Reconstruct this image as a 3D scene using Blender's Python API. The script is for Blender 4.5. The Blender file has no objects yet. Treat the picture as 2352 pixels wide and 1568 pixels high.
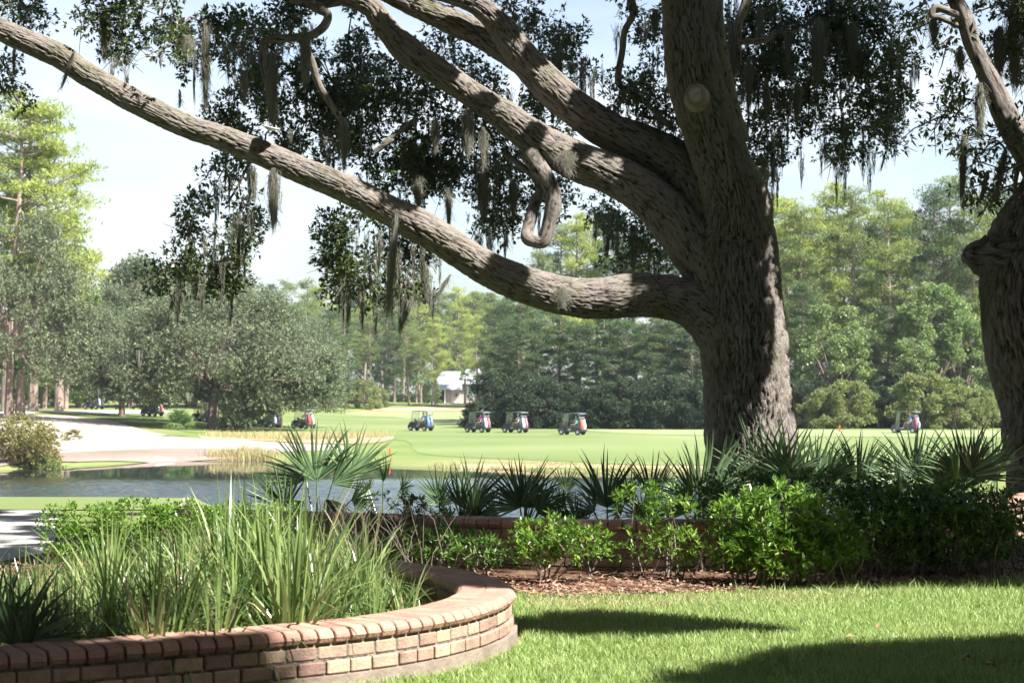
import bpy, bmesh, math, random
import numpy as np
from mathutils import Vector, Matrix, noise

R = math.radians
rng = np.random.default_rng(7)
random.seed(7)
S = bpy.context.scene
C = S.collection

# ------------------------------------------------------------------ camera, sky, sun
F, CX, HY, CZ = 4000.0, 1176.0, 900.0, 1.34
cam = bpy.data.cameras.new('camera'); camo = bpy.data.objects.new('camera', cam); C.objects.link(camo)
camo.location = (0, 0, CZ); camo.rotation_euler = (R(90), 0, 0)
cam.sensor_width = 36; cam.lens = 36 * F / 2352; cam.shift_y = 116 / 2352
cam.clip_start = 0.1; cam.clip_end = 6000
cam.dof.use_dof = True; cam.dof.focus_distance = 15.0; cam.dof.aperture_fstop = 5.6
S.camera = camo
SUN_EL, SUN_AZ = R(50), math.atan2(0.82, -0.57)
SUN = Vector((math.sin(SUN_AZ) * math.cos(SUN_EL), math.cos(SUN_AZ) * math.cos(SUN_EL), math.sin(SUN_EL)))
w = bpy.data.worlds.new('World'); S.world = w; w.use_nodes = True
nt = w.node_tree; nt.nodes.clear()
sky = nt.nodes.new('ShaderNodeTexSky'); sky.sky_type = 'NISHITA'; sky.sun_disc = False
sky.sun_elevation = SUN_EL; sky.sun_rotation = SUN_AZ; sky.dust_density = 1.6; sky.air_density = 1.0; sky.ozone_density = 1.0
bg = nt.nodes.new('ShaderNodeBackground'); bg.inputs[1].default_value = 0.07
wo = nt.nodes.new('ShaderNodeOutputWorld')
tcw = nt.nodes.new('ShaderNodeTexCoord'); mpw = nt.nodes.new('ShaderNodeMapping'); mpw.inputs['Scale'].default_value = (1.0, 1.0, 4.0)
nzw = nt.nodes.new('ShaderNodeTexNoise'); nzw.inputs['Scale'].default_value = 2.6; nzw.inputs['Detail'].default_value = 7
rpw = nt.nodes.new('ShaderNodeValToRGB'); rpw.color_ramp.elements[0].position = 0.33; rpw.color_ramp.elements[1].position = 0.66
rpw.color_ramp.elements[1].color = (0.75, 0.75, 0.75, 1)
mxw = nt.nodes.new('ShaderNodeMix'); mxw.data_type = 'RGBA'; mxw.inputs['B'].default_value = (6.6, 6.75, 6.9, 1)
nt.links.new(tcw.outputs['Generated'], mpw.inputs['Vector']); nt.links.new(mpw.outputs[0], nzw.inputs['Vector'])
nt.links.new(nzw.outputs['Fac'], rpw.inputs[0]); spw = nt.nodes.new('ShaderNodeSeparateXYZ'); nt.links.new(tcw.outputs['Generated'], spw.inputs[0])
mrw = nt.nodes.new('ShaderNodeMapRange'); mrw.inputs[1].default_value = 0.17; mrw.inputs[2].default_value = 0.38; mrw.inputs[3].default_value = 1.0; mrw.inputs[4].default_value = 0.05
muw = nt.nodes.new('ShaderNodeMath'); muw.operation = 'MULTIPLY'; nt.links.new(spw.outputs[2], mrw.inputs[0]); nt.links.new(mrw.outputs[0], muw.inputs[0]); nt.links.new(rpw.outputs[0], muw.inputs[1])
nt.links.new(muw.outputs[0], mxw.inputs['Factor'])
nt.links.new(sky.outputs[0], mxw.inputs['A']); nt.links.new(mxw.outputs['Result'], bg.inputs[0]); nt.links.new(bg.outputs[0], wo.inputs[0])
sl = bpy.data.lights.new('sun', 'SUN'); sl.energy = 5.0; sl.angle = R(0.5); sl.color = (1.0, 0.95, 0.87)
so = bpy.data.objects.new('sun', sl); C.objects.link(so)
so.rotation_euler = SUN.to_track_quat('Z', 'Y').to_euler(); so.location = (30, -20, 60)
S.view_settings.view_transform = 'Standard'; S.view_settings.look = 'None'
S.view_settings.exposure = 1.6; S.view_settings.gamma = 1
S.cycles.max_bounces = 6; S.cycles.transparent_max_bounces = 8

def P(x, y, Y): return Vector(((x - CX) / F * Y, Y, CZ - (y - HY) / F * Y))

# ------------------------------------------------------------------ materials
def mat(name, col=(0.5, 0.5, 0.5), rough=0.7, metal=0.0, spec=0.5, var=None, nscale=6.0, coord='Object', bump=0.0, bscale=40.0,
        island=None, trans=0.0, emit=None, scale3=(1, 1, 1), alpha=1.0):
    """var: second colour blended by noise; island: third colour blended per island; trans: translucency."""
    m = bpy.data.materials.new(name); m.use_nodes = True
    n = m.node_tree.nodes; l = m.node_tree.links
    b = n['Principled BSDF']; out = n['Material Output']
    b.inputs['Roughness'].default_value = rough; b.inputs['Metallic'].default_value = metal
    b.inputs['Specular IOR Level'].default_value = spec
    c4 = tuple(col) + (1,)
    last = None
    tc = n.new('ShaderNodeTexCoord'); mp = n.new('ShaderNodeMapping'); mp.inputs['Scale'].default_value = scale3
    l.new(tc.outputs[coord], mp.inputs['Vector'])
    if var is not None:
        nz = n.new('ShaderNodeTexNoise'); nz.inputs['Scale'].default_value = nscale; nz.inputs['Detail'].default_value = 5
        l.new(mp.outputs[0], nz.inputs['Vector'])
        cr = n.new('ShaderNodeMapRange'); cr.inputs[1].default_value = 0.35; cr.inputs[2].default_value = 0.65
        l.new(nz.outputs['Fac'], cr.inputs[0])
        mx = n.new('ShaderNodeMix'); mx.data_type = 'RGBA'; mx.inputs['A'].default_value = c4; mx.inputs['B'].default_value = tuple(var) + (1,)
        l.new(cr.outputs[0], mx.inputs['Factor']); last = mx.outputs['Result']
    if island is not None:
        g = n.new('ShaderNodeNewGeometry')
        mx = n.new('ShaderNodeMix'); mx.data_type = 'RGBA'
        if last: l.new(last, mx.inputs['A'])
        else: mx.inputs['A'].default_value = c4
        mx.inputs['B'].default_value = tuple(island) + (1,)
        l.new(g.outputs['Random Per Island'], mx.inputs['Factor']); last = mx.outputs['Result']
    if last: l.new(last, b.inputs['Base Color'])
    else: b.inputs['Base Color'].default_value = c4
    if bump:
        nb = n.new('ShaderNodeTexNoise'); nb.inputs['Scale'].default_value = bscale; nb.inputs['Detail'].default_value = 4
        l.new(mp.outputs[0], nb.inputs['Vector'])
        bp = n.new('ShaderNodeBump'); bp.inputs['Strength'].default_value = bump; bp.inputs['Distance'].default_value = 0.02
        l.new(nb.outputs['Fac'], bp.inputs['Height']); l.new(bp.outputs[0], b.inputs['Normal'])
    if trans:
        t = n.new('ShaderNodeBsdfTranslucent'); ms = n.new('ShaderNodeMixShader'); ms.inputs[0].default_value = trans
        if last: l.new(last, t.inputs[0])
        else: t.inputs[0].default_value = c4
        l.new(b.outputs[0], ms.inputs[1]); l.new(t.outputs[0], ms.inputs[2]); l.new(ms.outputs[0], out.inputs[0])
    if alpha < 1: b.inputs['Alpha'].default_value = alpha
    m.cycles.emission_sampling = 'NONE'
    return m

def bark_mat(name, dark, light, green=None, pale=(0.38, 0.35, 0.31)):
    m = bpy.data.materials.new(name); m.use_nodes = True
    n = m.node_tree.nodes; l = m.node_tree.links; b = n['Principled BSDF']
    b.inputs['Roughness'].default_value = 0.9; b.inputs['Specular IOR Level'].default_value = 0.2
    at = n.new('ShaderNodeAttribute'); at.attribute_name = 'bark'
    cv = n.new('ShaderNodeAttribute'); cv.attribute_name = 'crev'
    mp = n.new('ShaderNodeMapping'); mp.inputs['Scale'].default_value = (1, 1, 0.42); l.new(at.outputs['Vector'], mp.inputs[0])
    nz = n.new('ShaderNodeTexNoise'); nz.inputs['Scale'].default_value = 38; nz.inputs['Detail'].default_value = 7; nz.inputs['Roughness'].default_value = 0.75
    l.new(mp.outputs[0], nz.inputs['Vector'])
    ad = n.new('ShaderNodeMath'); ad.operation = 'MULTIPLY_ADD'; ad.inputs[1].default_value = 0.5
    l.new(nz.outputs['Fac'], ad.inputs[0]); 
    sc = n.new('ShaderNodeMath'); sc.operation = 'MULTIPLY'; sc.inputs[1].default_value = 0.75
    l.new(cv.outputs['Fac'], sc.inputs[0]); l.new(sc.outputs[0], ad.inputs[2])
    rp = n.new('ShaderNodeValToRGB'); rp.color_ramp.elements[0].position = 0.34; rp.color_ramp.elements[0].color = tuple(dark) + (1,)
    rp.color_ramp.elements[1].position = 0.74; rp.color_ramp.elements[1].color = tuple(light) + (1,)
    l.new(ad.outputs[0], rp.inputs[0]); last = rp.outputs[0]
    # pale lichen patches
    n2 = n.new('ShaderNodeTexNoise'); n2.inputs['Scale'].default_value = 2.2; n2.inputs['Detail'].default_value = 8; n2.inputs['Roughness'].default_value = 0.75
    l.new(at.outputs['Vector'], n2.inputs['Vector'])
    r2 = n.new('ShaderNodeMapRange'); r2.inputs[1].default_value = 0.55; r2.inputs[2].default_value = 0.72; r2.inputs[4].default_value = 0.6
    l.new(n2.outputs['Fac'], r2.inputs[0])
    mx = n.new('ShaderNodeMix'); mx.data_type = 'RGBA'; l.new(r2.outputs[0], mx.inputs['Factor']); l.new(last, mx.inputs['A']); mx.inputs['B'].default_value = tuple(pale) + (1,)
    last = mx.outputs['Result']
    if green:
        tc = n.new('ShaderNodeTexCoord')
        n3 = n.new('ShaderNodeTexNoise'); n3.inputs['Scale'].default_value = 1.5; n3.inputs['Detail'].default_value = 9; n3.inputs['Roughness'].default_value = 0.75
        l.new(tc.outputs['Object'], n3.inputs['Vector'])
        g = n.new('ShaderNodeNewGeometry'); sp = n.new('ShaderNodeSeparateXYZ'); l.new(g.outputs['Normal'], sp.inputs[0])
        r3 = n.new('ShaderNodeMapRange'); r3.inputs[1].default_value = 0.5; r3.inputs[2].default_value = 0.66; r3.inputs[4].default_value = 0.75
        l.new(n3.outputs['Fac'], r3.inputs[0])
        r4 = n.new('ShaderNodeMapRange'); r4.inputs[1].default_value = -0.5; r4.inputs[2].default_value = 0.3; l.new(sp.outputs[2], r4.inputs[0])
        mm = n.new('ShaderNodeMath'); mm.operation = 'MULTIPLY'; l.new(r3.outputs[0], mm.inputs[0]); l.new(r4.outputs[0], mm.inputs[1])
        mx = n.new('ShaderNodeMix'); mx.data_type = 'RGBA'; l.new(mm.outputs[0], mx.inputs['Factor']); l.new(last, mx.inputs['A']); mx.inputs['B'].default_value = tuple(green) + (1,)
        last = mx.outputs['Result']
    l.new(last, b.inputs['Base Color'])
    bp = n.new('ShaderNodeBump'); bp.inputs['Strength'].default_value = 1.0; bp.inputs['Distance'].default_value = 0.035
    l.new(nz.outputs['Fac'], bp.inputs['Height']); l.new(bp.outputs[0], b.inputs['Normal'])
    return m

M = {}
M['bark'] = bark_mat('oak_bark', (0.027, 0.020, 0.019), (0.265, 0.235, 0.215), (0.15, 0.155, 0.07))
M['bark_far'] = mat('far_bark', (0.16, 0.115, 0.1), 0.9, spec=0.1, var=(0.27, 0.21, 0.19), nscale=3, scale3=(3, 3, 0.6))
M['pine_bark'] = mat('pine_bark', (0.20, 0.15, 0.125), 0.9, spec=0.1, var=(0.36, 0.29, 0.25), nscale=2, scale3=(3, 3, 0.6))
M['cut'] = mat('cut_wood', (0.42, 0.36, 0.30), 0.8, var=(0.28, 0.25, 0.23), nscale=14)
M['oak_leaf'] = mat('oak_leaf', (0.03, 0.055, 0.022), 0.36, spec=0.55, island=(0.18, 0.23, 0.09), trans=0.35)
M['oak_leaf_sunlit'] = mat('oak_leaf_sunlit', (0.05, 0.085, 0.028), 0.45, spec=0.4, island=(0.13, 0.17, 0.055), trans=0.28)
M['moss'] = mat('spanish_moss', (0.15, 0.15, 0.12), 0.95, spec=0.05, island=(0.34, 0.34, 0.28), trans=0.35)
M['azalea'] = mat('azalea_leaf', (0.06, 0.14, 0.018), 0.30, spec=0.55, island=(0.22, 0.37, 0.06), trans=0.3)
M['azalea_shaded'] = mat('azalea_leaf_shaded', (0.05, 0.115, 0.025), 0.34, spec=0.55, island=(0.15, 0.26, 0.055), trans=0.25)  # darker copy of the azalea leaf, shade put into its colour
M['stem'] = mat('shrub_stem', (0.13, 0.10, 0.08), 0.85, var=(0.25, 0.21, 0.18), nscale=20)
M['blade'] = mat('tall_grass_blade', (0.06, 0.13, 0.03), 0.30, spec=0.6, island=(0.30, 0.40, 0.14), trans=0.3)
M['dry'] = mat('dry_blade', (0.36, 0.27, 0.13), 0.7, island=(0.42, 0.36, 0.2), trans=0.2)
M['palm'] = mat('palmetto_leaf', (0.05, 0.10, 0.045), 0.34, spec=0.6, island=(0.21, 0.31, 0.16), trans=0.2)
M['palm_sunlit'] = mat('palmetto_leaf_sunlit', (0.12, 0.20, 0.10), 0.38, spec=0.5, island=(0.22, 0.31, 0.17), trans=0.3)  # paler copy of the frond colour, sunlight on the fans put in
M['turf'] = mat('turf_blade', (0.20, 0.31, 0.07), 0.45, spec=0.5, island=(0.46, 0.58, 0.24), trans=0.4)
M['far_palm'] = mat('far_palm_leaf', (0.10, 0.19, 0.06), 0.5, island=(0.26, 0.36, 0.12), trans=0.3)
def ground_mat(name, a, b, c, s1, s2, bump=0.3, bs=80, sc=(1, 1, 1)):
    m = mat(name, a, 0.9, spec=0.15, var=b, nscale=s1, bump=bump, bscale=bs, scale3=sc)
    n = m.node_tree.nodes; l = m.node_tree.links; bb = n['Principled BSDF']
    src = bb.inputs['Base Color'].links[0].from_socket
    tc = [q for q in n if q.type == 'TEX_COORD'][0]
    nz = n.new('ShaderNodeTexNoise'); nz.inputs['Scale'].default_value = s2; nz.inputs['Detail'].default_value = 6; l.new(tc.outputs['Object'], nz.inputs['Vector'])
    r = n.new('ShaderNodeMapRange'); r.inputs[1].default_value = 0.48; r.inputs[2].default_value = 0.68; l.new(nz.outputs['Fac'], r.inputs[0])
    mx = n.new('ShaderNodeMix'); mx.data_type = 'RGBA'; l.new(r.outputs[0], mx.inputs['Factor']); l.new(src, mx.inputs['A']); mx.inputs['B'].default_value = tuple(c) + (1,)
    l.new(mx.outputs['Result'], bb.inputs['Base Color'])
    return m
M['lawn'] = ground_mat('lawn_soil', (0.10, 0.17, 0.035), (0.15, 0.20, 0.06), (0.24, 0.21, 0.10), 9, 1.3)
M['rough'] = ground_mat('rough_grass', (0.13, 0.18, 0.055), (0.17, 0.215, 0.07), (0.24, 0.22, 0.11), 0.3, 0.09)
M['fairway'] = ground_mat('fairway_grass', (0.125, 0.175, 0.06), (0.17, 0.215, 0.085), (0.215, 0.25, 0.115), 0.05, 0.02, sc=(0.3, 1.6, 1))
M['green'] = ground_mat('green_grass', (0.215, 0.265, 0.125), (0.24, 0.29, 0.14), (0.205, 0.25, 0.12), 0.05, 0.03)
M['sand'] = ground_mat('bunker_sand', (0.42, 0.36, 0.32), (0.50, 0.44, 0.39), (0.30, 0.24, 0.21), 0.4, 0.12)
M['wet_sand'] = ground_mat('wet_sand', (0.235, 0.18, 0.15), (0.27, 0.21, 0.18), (0.20, 0.165, 0.125), 0.4, 0.12)
M['dry_ground'] = ground_mat('dry_ground', (0.40, 0.30, 0.18), (0.46, 0.38, 0.24), (0.30, 0.22, 0.14), 0.3, 0.1)
M['path'] = ground_mat('concrete_path', (0.40, 0.385, 0.37), (0.45, 0.43, 0.415), (0.35, 0.335, 0.32), 6, 1.5)
M['mulch_base'] = ground_mat('mulch_soil', (0.07, 0.035, 0.022), (0.12, 0.065, 0.04), (0.20, 0.13, 0.09), 30, 3)
M['mulch'] = mat('bark_chip', (0.12, 0.055, 0.035), 0.8, island=(0.42, 0.27, 0.20))
M['soil'] = mat('planter_soil', (0.05, 0.04, 0.03), 0.95, var=(0.09, 0.07, 0.05), nscale=20, bump=0.5)
def brick_mat(name, a, b, c):
    m = mat(name, a, 0.82, spec=0.25, island=b, bump=0.35, bscale=70)
    n = m.node_tree.nodes; l = m.node_tree.links; bb = n['Principled BSDF']; src = bb.inputs['Base Color'].links[0].from_socket
    tc = [q for q in n if q.type == 'TEX_COORD'][0]
    nz = n.new('ShaderNodeTexNoise'); nz.inputs['Scale'].default_value = 11; nz.inputs['Detail'].default_value = 8; nz.inputs['Roughness'].default_value = 0.7; l.new(tc.outputs['Object'], nz.inputs['Vector'])
    r = n.new('ShaderNodeMapRange'); r.inputs[1].default_value = 0.45; r.inputs[2].default_value = 0.75; r.inputs[4].default_value = 0.7; l.new(nz.outputs['Fac'], r.inputs[0])
    mx = n.new('ShaderNodeMix'); mx.data_type = 'RGBA'; l.new(r.outputs[0], mx.inputs['Factor']); l.new(src, mx.inputs['A']); mx.inputs['B'].default_value = tuple(c) + (1,)
    l.new(mx.outputs['Result'], bb.inputs['Base Color'])
    return m
M['cap'] = brick_mat('cap_brick', (0.36, 0.205, 0.165), (0.46, 0.30, 0.225), (0.25, 0.155, 0.145))
M['brick'] = brick_mat('wall_brick', (0.26, 0.165, 0.14), (0.50, 0.375, 0.27), (0.11, 0.085, 0.075))
M['mortar'] = mat('mortar', (0.06, 0.052, 0.045), 0.95, var=(0.26, 0.235, 0.20), nscale=22, bump=0.6, bscale=90)
M['concrete'] = mat('footing_concrete', (0.20, 0.16, 0.13), 0.9, var=(0.28, 0.23, 0.19), nscale=8, bump=0.4)

# ------------------------------------------------------------------ object helpers
def tag(o, label=None, cat=None, group=None, kind=None):
    if label: o['label'] = label
    if cat: o['category'] = cat
    if group: o['group'] = group
    if kind: o['kind'] = kind
    return o
def empty(name, loc=(0, 0, 0), rz=0, sc=1.0, **k):
    o = bpy.data.objects.new(name, None); C.objects.link(o); o.location = loc; o.rotation_euler = (0, 0, rz); o.scale = (sc,) * 3 if not hasattr(sc, '__len__') else sc
    o.empty_display_size = 0.2
    return tag(o, **k)
def link(name, me, mats, parent=None):
    o = bpy.data.objects.new(name, me); C.objects.link(o)
    for m in (mats if isinstance(mats, (list, tuple)) else [mats]): me.materials.append(m)
    if parent: o.parent = parent
    return o
def np_mesh(name, V, Fq, smooth=False):
    """V (n,3) ; Fq (m,k) all k-gons"""
    me = bpy.data.meshes.new(name); V = np.asarray(V, dtype=np.float32); Fq = np.asarray(Fq, dtype=np.int32)
    k = Fq.shape[1]
    me.vertices.add(len(V)); me.vertices.foreach_set('co', V.ravel())
    me.loops.add(Fq.size); me.loops.foreach_set('vertex_index', Fq.ravel())
    me.polygons.add(len(Fq)); me.polygons.foreach_set('loop_start', np.arange(0, Fq.size, k, dtype=np.int32))
    if smooth: me.polygons.foreach_set('use_smooth', np.ones(len(Fq), dtype=bool))
    me.update(calc_edges=True)
    return me
class MB:
    def __init__(s): s.v = []; s.f = []; s.mi = []
    def add(s, vs, fs, mi=0):
        b = len(s.v); s.v += [tuple(v) for v in vs]; s.f += [tuple(i + b for i in f) for f in fs]; s.mi += [mi] * len(fs)
    def box(s, c, d, rot=None, mi=0, taper=1.0):
        vs = []
        for z in (-1, 1):
            t = taper if z > 0 else 1
            for x, y in ((-1, -1), (1, -1), (1, 1), (-1, 1)):
                v = Vector((x * d[0] / 2 * t, y * d[1] / 2 * t, z * d[2] / 2))
                if rot is not None: v = rot @ v
                vs.append(v + Vector(c))
        s.add(vs, [(3, 2, 1, 0), (4, 5, 6, 7), (0, 1, 5, 4), (1, 2, 6, 5), (2, 3, 7, 6), (3, 0, 4, 7)], mi)
    def tube(s, pts, rad, n=6, mi=0, cap=True):
        pts = [Vector(p) for p in pts]; k = len(pts)
        rad = [rad] * k if not hasattr(rad, '__len__') else rad
        up = Vector((0, 0, 1)); b = len(s.v); vs = []; prev = None
        for i, p in enumerate(pts):
            t = (pts[min(i + 1, k - 1)] - pts[max(i - 1, 0)]).normalized()
            if prev is None:
                a = t.orthogonal().normalized()
            else:
                a = (prev - t * prev.dot(t)).normalized()
            prev = a; c = t.cross(a)
            for j in range(n):
                th = 2 * math.pi * j / n; vs.append(p + (a * math.cos(th) + c * math.sin(th)) * rad[i])
        fs = [(i * n + j, i * n + (j + 1) % n, (i + 1) * n + (j + 1) % n, (i + 1) * n + j) for i in range(k - 1) for j in range(n)]
        if cap: fs += [tuple(range(n))[::-1], tuple((k - 1) * n + j for j in range(n))]
        s.add(vs, fs, mi)
    def lathe(s, prof, c, n=12, mi=0, ax='z'):
        vs = []
        for r, h in prof:
            for j in range(n):
                a = 2 * math.pi * j / n
                v = (r * math.cos(a), r * math.sin(a), h)
                if ax == 'y': v = (r * math.cos(a), h, r * math.sin(a))
                if ax == 'x': v = (h, r * math.cos(a), r * math.sin(a))
                vs.append(Vector(v) + Vector(c))
        k = len(prof)
        fs = [(i * n + j, i * n + (j + 1) % n, (i + 1) * n + (j + 1) % n, (i + 1) * n + j) for i in range(k - 1) for j in range(n)]
        fs += [tuple(range(n))[::-1], tuple((k - 1) * n + j for j in range(n))]
        s.add(vs, fs, mi)
    def build(s, name, mats, parent=None, smooth=False, bevel=0):
        me = bpy.data.meshes.new(name); me.from_pydata(s.v, [], s.f)
        o = link(name, me, mats, parent)
        me.polygons.foreach_set('material_index', s.mi)
        if bevel:
            bm = bmesh.new(); bm.from_mesh(me); bmesh.ops.bevel(bm, geom=bm.edges[:], offset=bevel, segments=2, affect='EDGES', clamp_overlap=True); bm.to_mesh(me); bm.free()
        if smooth: me.polygons.foreach_set('use_smooth', [True] * len(me.polygons))
        me.update(); return o
def copy_tree(o, parent=None):
    c = o.copy(); C.objects.link(c)
    if parent: c.parent = parent
    for ch in list(o.children): copy_tree(ch, c)
    return c
def unit(a): return a / (np.linalg.norm(a, axis=-1, keepdims=True) + 1e-9)
def sm(a, b, x): t = np.clip((np.asarray(x, float) - a) / (b - a), 0, 1); return t * t * (3 - 2 * t)
def spline(pts, step):
    """Catmull-Rom resample of list of tuples (any dim); first 3 (or 2) are position for arc length if world"""
    A = np.array(pts, float); n = len(A); out = []
    A = np.vstack([2 * A[0] - A[1], A, 2 * A[-1] - A[-2]])
    for i in range(1, n):
        p0, p1, p2, p3 = A[i - 1], A[i], A[i + 1], A[i + 2]
        k = max(2, int(np.linalg.norm((p2 - p1)[:3]) / step) * 2)
        for t in np.linspace(0, 1, k, endpoint=False):
            out.append(0.5 * ((2 * p1) + (-p0 + p2) * t + (2 * p0 - 5 * p1 + 4 * p2 - p3) * t * t + (-p0 + 3 * p1 - 3 * p2 + p3) * t ** 3))
    out.append(A[-2]); return np.array(out)

ORD = ['leftmost', 'second', 'third', 'fourth', 'fifth', 'sixth', 'seventh', 'eighth', 'ninth', 'tenth', 'eleventh', 'twelfth', 'thirteenth', 'fourteenth', 'fifteenth', 'sixteenth', 'seventeenth', 'eighteenth', 'nineteenth', 'twentieth', 'twenty-first', 'twenty-second', 'twenty-third', 'twenty-fourth', 'twenty-fifth', 'twenty-sixth', 'twenty-seventh', 'twenty-eighth', 'twenty-ninth', 'thirtieth']
ORD += ['thirty-' + q for q in ORD[1:9]] + ['fortieth'] + ['forty-' + q for q in ORD[1:9]] + ['fiftieth'] + ['fifty-' + q for q in ORD[1:9]]
ORD[30:30] = ['thirty-first']; ORD[40:40] = ['forty-first']; ORD[50:50] = ['fifty-first']
# ------------------------------------------------------------------ terrain
_fs = np.array([(-80, 100), (-30, 96), (-26, 104), (-22, 110), (-16, 113), (-7, 104), (-2, 100.6), (3, 96), (10, 94), (13, 92), (20, 80), (30, 60)], float)
def far_shore(X): return np.interp(X, _fs[:, 0], _fs[:, 1])
def terr(X, Y):
    X = np.asarray(X, float); Y = np.asarray(Y, float)
    Yb = 22.3 - 4.6 * sm(-4.5, -1.5, X) + 1.0 * sm(2, 5, X)
    Yn = Yb + 22
    near = -3.7 * sm(0, 1, (Y - Yb) / (Yn - Yb) * 0.5 + 0.0) * 2
    t = np.clip((Y - Yb) / (Yn - Yb), 0, 1); near = -3.7 * (t + 0.15 * np.sin(t * math.pi))
    fsx = far_shore(X)
    bank = sm(-4, 2.2, Y - fsx)
    farz = -3.7 + bank * 0.95 + 0.39 * sm(2, 30, Y - fsx)
    farz = farz + 1.15 * sm(-22, -40, X) * sm(118, 178, Y) + 0.5 * sm(-38, -50, X) * sm(120, 160, Y)
    farz = farz + 1.6 * sm(282, 318, Y) * sm(-60, -30, X) * sm(40, 10, X)
    farz = farz + 0.10 * np.sin(X * 0.11 + 1) * np.sin(Y * 0.07) * sm(120, 160, Y)
    rb = sm(14, 26, X + 0.0 * Y)                # right of the pond the ground stays dry
    z = np.maximum(near, farz)
    dry = np.maximum(near, -2.6 + 0.25 * sm(100, 140, Y))
    z = z * (1 - rb) + np.where(Y < fsx + 40, np.maximum(z, dry), z) * rb
    return np.where(Y < Yb, 0.0, z)
def gp(x, y, off=0.0):
    """where a sight ray meets the terrain"""
    Ys = np.concatenate([np.arange(5, 60, 0.1), np.arange(60, 700, 0.25)])
    X = (x - CX) / F * Ys; z = CZ - (y - HY) / F * Ys
    d = z - terr(X, Ys); i = np.argmax(d < 0)
    if d[i] >= 0: i = len(Ys) - 1
    return Vector((X[i], Ys[i], float(terr(X[i], Ys[i])) + off))
def gz(x, Y):
    X = (x - CX) / F * Y; return Vector((X, Y, float(terr(X, Y))))

ys = np.concatenate([np.arange(-30, 14, 2.0), np.arange(14, 50, 0.6), np.arange(50, 120, 0.8), np.arange(120, 230, 2.0), np.arange(230, 340, 4.0), np.array([360, 400, 500, 700, 1000, 1600, 3000.])])
xs = np.concatenate([np.array([-2000, -1000, -500, -300, -200, -150, -120.]), np.arange(-100, -50, 4.), np.arange(-50, 50, 1.0), np.arange(50, 100, 4.), np.array([100, 120, 150, 200, 300, 500, 1000, 2000.])])
XX, YY = np.meshgrid(xs, ys); ZZ = terr(XX, YY)
V = np.stack([XX, YY, ZZ], -1).reshape(-1, 3); nx = len(xs); ny = len(ys)
I, J = np.meshgrid(np.arange(nx - 1), np.arange(ny - 1)); a = (J * nx + I).ravel()
Q = np.stack([a, a + 1, a + nx + 1, a + nx], 1)
g = link('ground', np_mesh('ground', V, Q, True), [M['rough'], M['lawn']]); tag(g, kind='structure')
cy = V[Q].mean(1)[:, 1]; g.data.polygons.foreach_set('material_index', (cy < 19.0).astype(np.int32))

def drape(name, poly, m, off=0.02, step=2.0, world=False):
    bm = bmesh.new(); pts = [Vector(p[:2]).to_3d() for p in poly]
    bm.faces.new([bm.verts.new(p) for p in pts]); 
    xs_ = [p.x for p in pts]; ys_ = [p.y for p in pts]
    bmesh.ops.triangulate(bm, faces=bm.faces[:])
    for ax, lo, hi in ((0, min(xs_), max(xs_)), (1, min(ys_), max(ys_))):
        q = math.ceil(lo / step) * step
        while q < hi:
            co = Vector((q, 0, 0)) if ax == 0 else Vector((0, q, 0)); no = Vector((1, 0, 0)) if ax == 0 else Vector((0, 1, 0))
            bmesh.ops.bisect_plane(bm, geom=bm.verts[:] + bm.edges[:] + bm.faces[:], plane_co=co, plane_no=no); q += step
    bmesh.ops.recalc_face_normals(bm, faces=bm.faces[:])
    for v in bm.verts: v.co.z = float(terr(v.co.x, v.co.y)) + off
    if bm.faces and sum(f.normal.z for f in bm.faces) < 0: bmesh.ops.reverse_faces(bm, faces=bm.faces[:])
    me = bpy.data.meshes.new(name); bm.to_mesh(me); bm.free()
    me.polygons.foreach_set('use_smooth', [True] * len(me.polygons))
    return tag(link(name, me, m), kind='structure')
def vpoly(pts, sub=4, smooth=True):
    A = [tuple(gp(x, y)[:2]) for x, y in pts]
    if not smooth: return A
    B = A[-1:] + A + A[:2]; out = []
    for i in range(1, len(B) - 2):
        p0, p1, p2, p3 = [np.array(q) for q in B[i - 1:i + 3]]
        for t in np.linspace(0, 1, sub, endpoint=False):
            out.append(tuple(0.5 * ((2 * p1) + (-p0 + p2) * t + (2 * p0 - 5 * p1 + 4 * p2 - p3) * t * t + (-p0 + 3 * p1 - 3 * p2 + p3) * t ** 3)))
    return out
drape('fairway', vpoly([(640, 1012), (800, 1003), (930, 1012), (960, 1040), (1100, 1052), (1300, 1060), (1500, 1068), (1800, 1066), (2600, 1060), (2600, 992), (2000, 985), (1600, 985), (1300, 965), (1100, 952), (800, 950), (640, 962), (560, 985)], 3), M['fairway'], 0.02, 3.0)
drape('putting_green', vpoly([(790, 948), (1000, 946), (1180, 950), (1330, 957), (1440, 971), (1500, 983), (1700, 984), (2000, 989), (2400, 992), (2400, 1004), (2000, 1004), (1700, 1001), (1500, 998), (1300, 986), (1050, 970), (900, 958)], 3), M['green'], 0.045, 3.0)
drape('upper_fairway', vpoly([(80, 945), (250, 951), (420, 952), (500, 962), (470, 992), (420, 990), (330, 975), (250, 962)], 3), M['fairway'], 0.03, 2.0)
drape('bunker', vpoly([(-60, 962), (60, 953), (180, 958), (250, 966), (330, 988), (420, 1004), (500, 1010), (570, 1012), (640, 1017), (760, 1022), (800, 1032), (700, 1036), (620, 1040), (560, 1050), (300, 1053), (150, 1056), (80, 1050), (-60, 1040)], 4), M['sand'], 0.03, 1.5)
drape('wet_sand_bank', vpoly([(-60, 1052), (60, 1046), (150, 1040), (300, 1034), (420, 1030), (540, 1034), (600, 1042), (580, 1054), (480, 1059), (300, 1061), (150, 1062), (60, 1066), (-60, 1072)], 4), M['wet_sand'], 0.06, 1.0)
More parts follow.
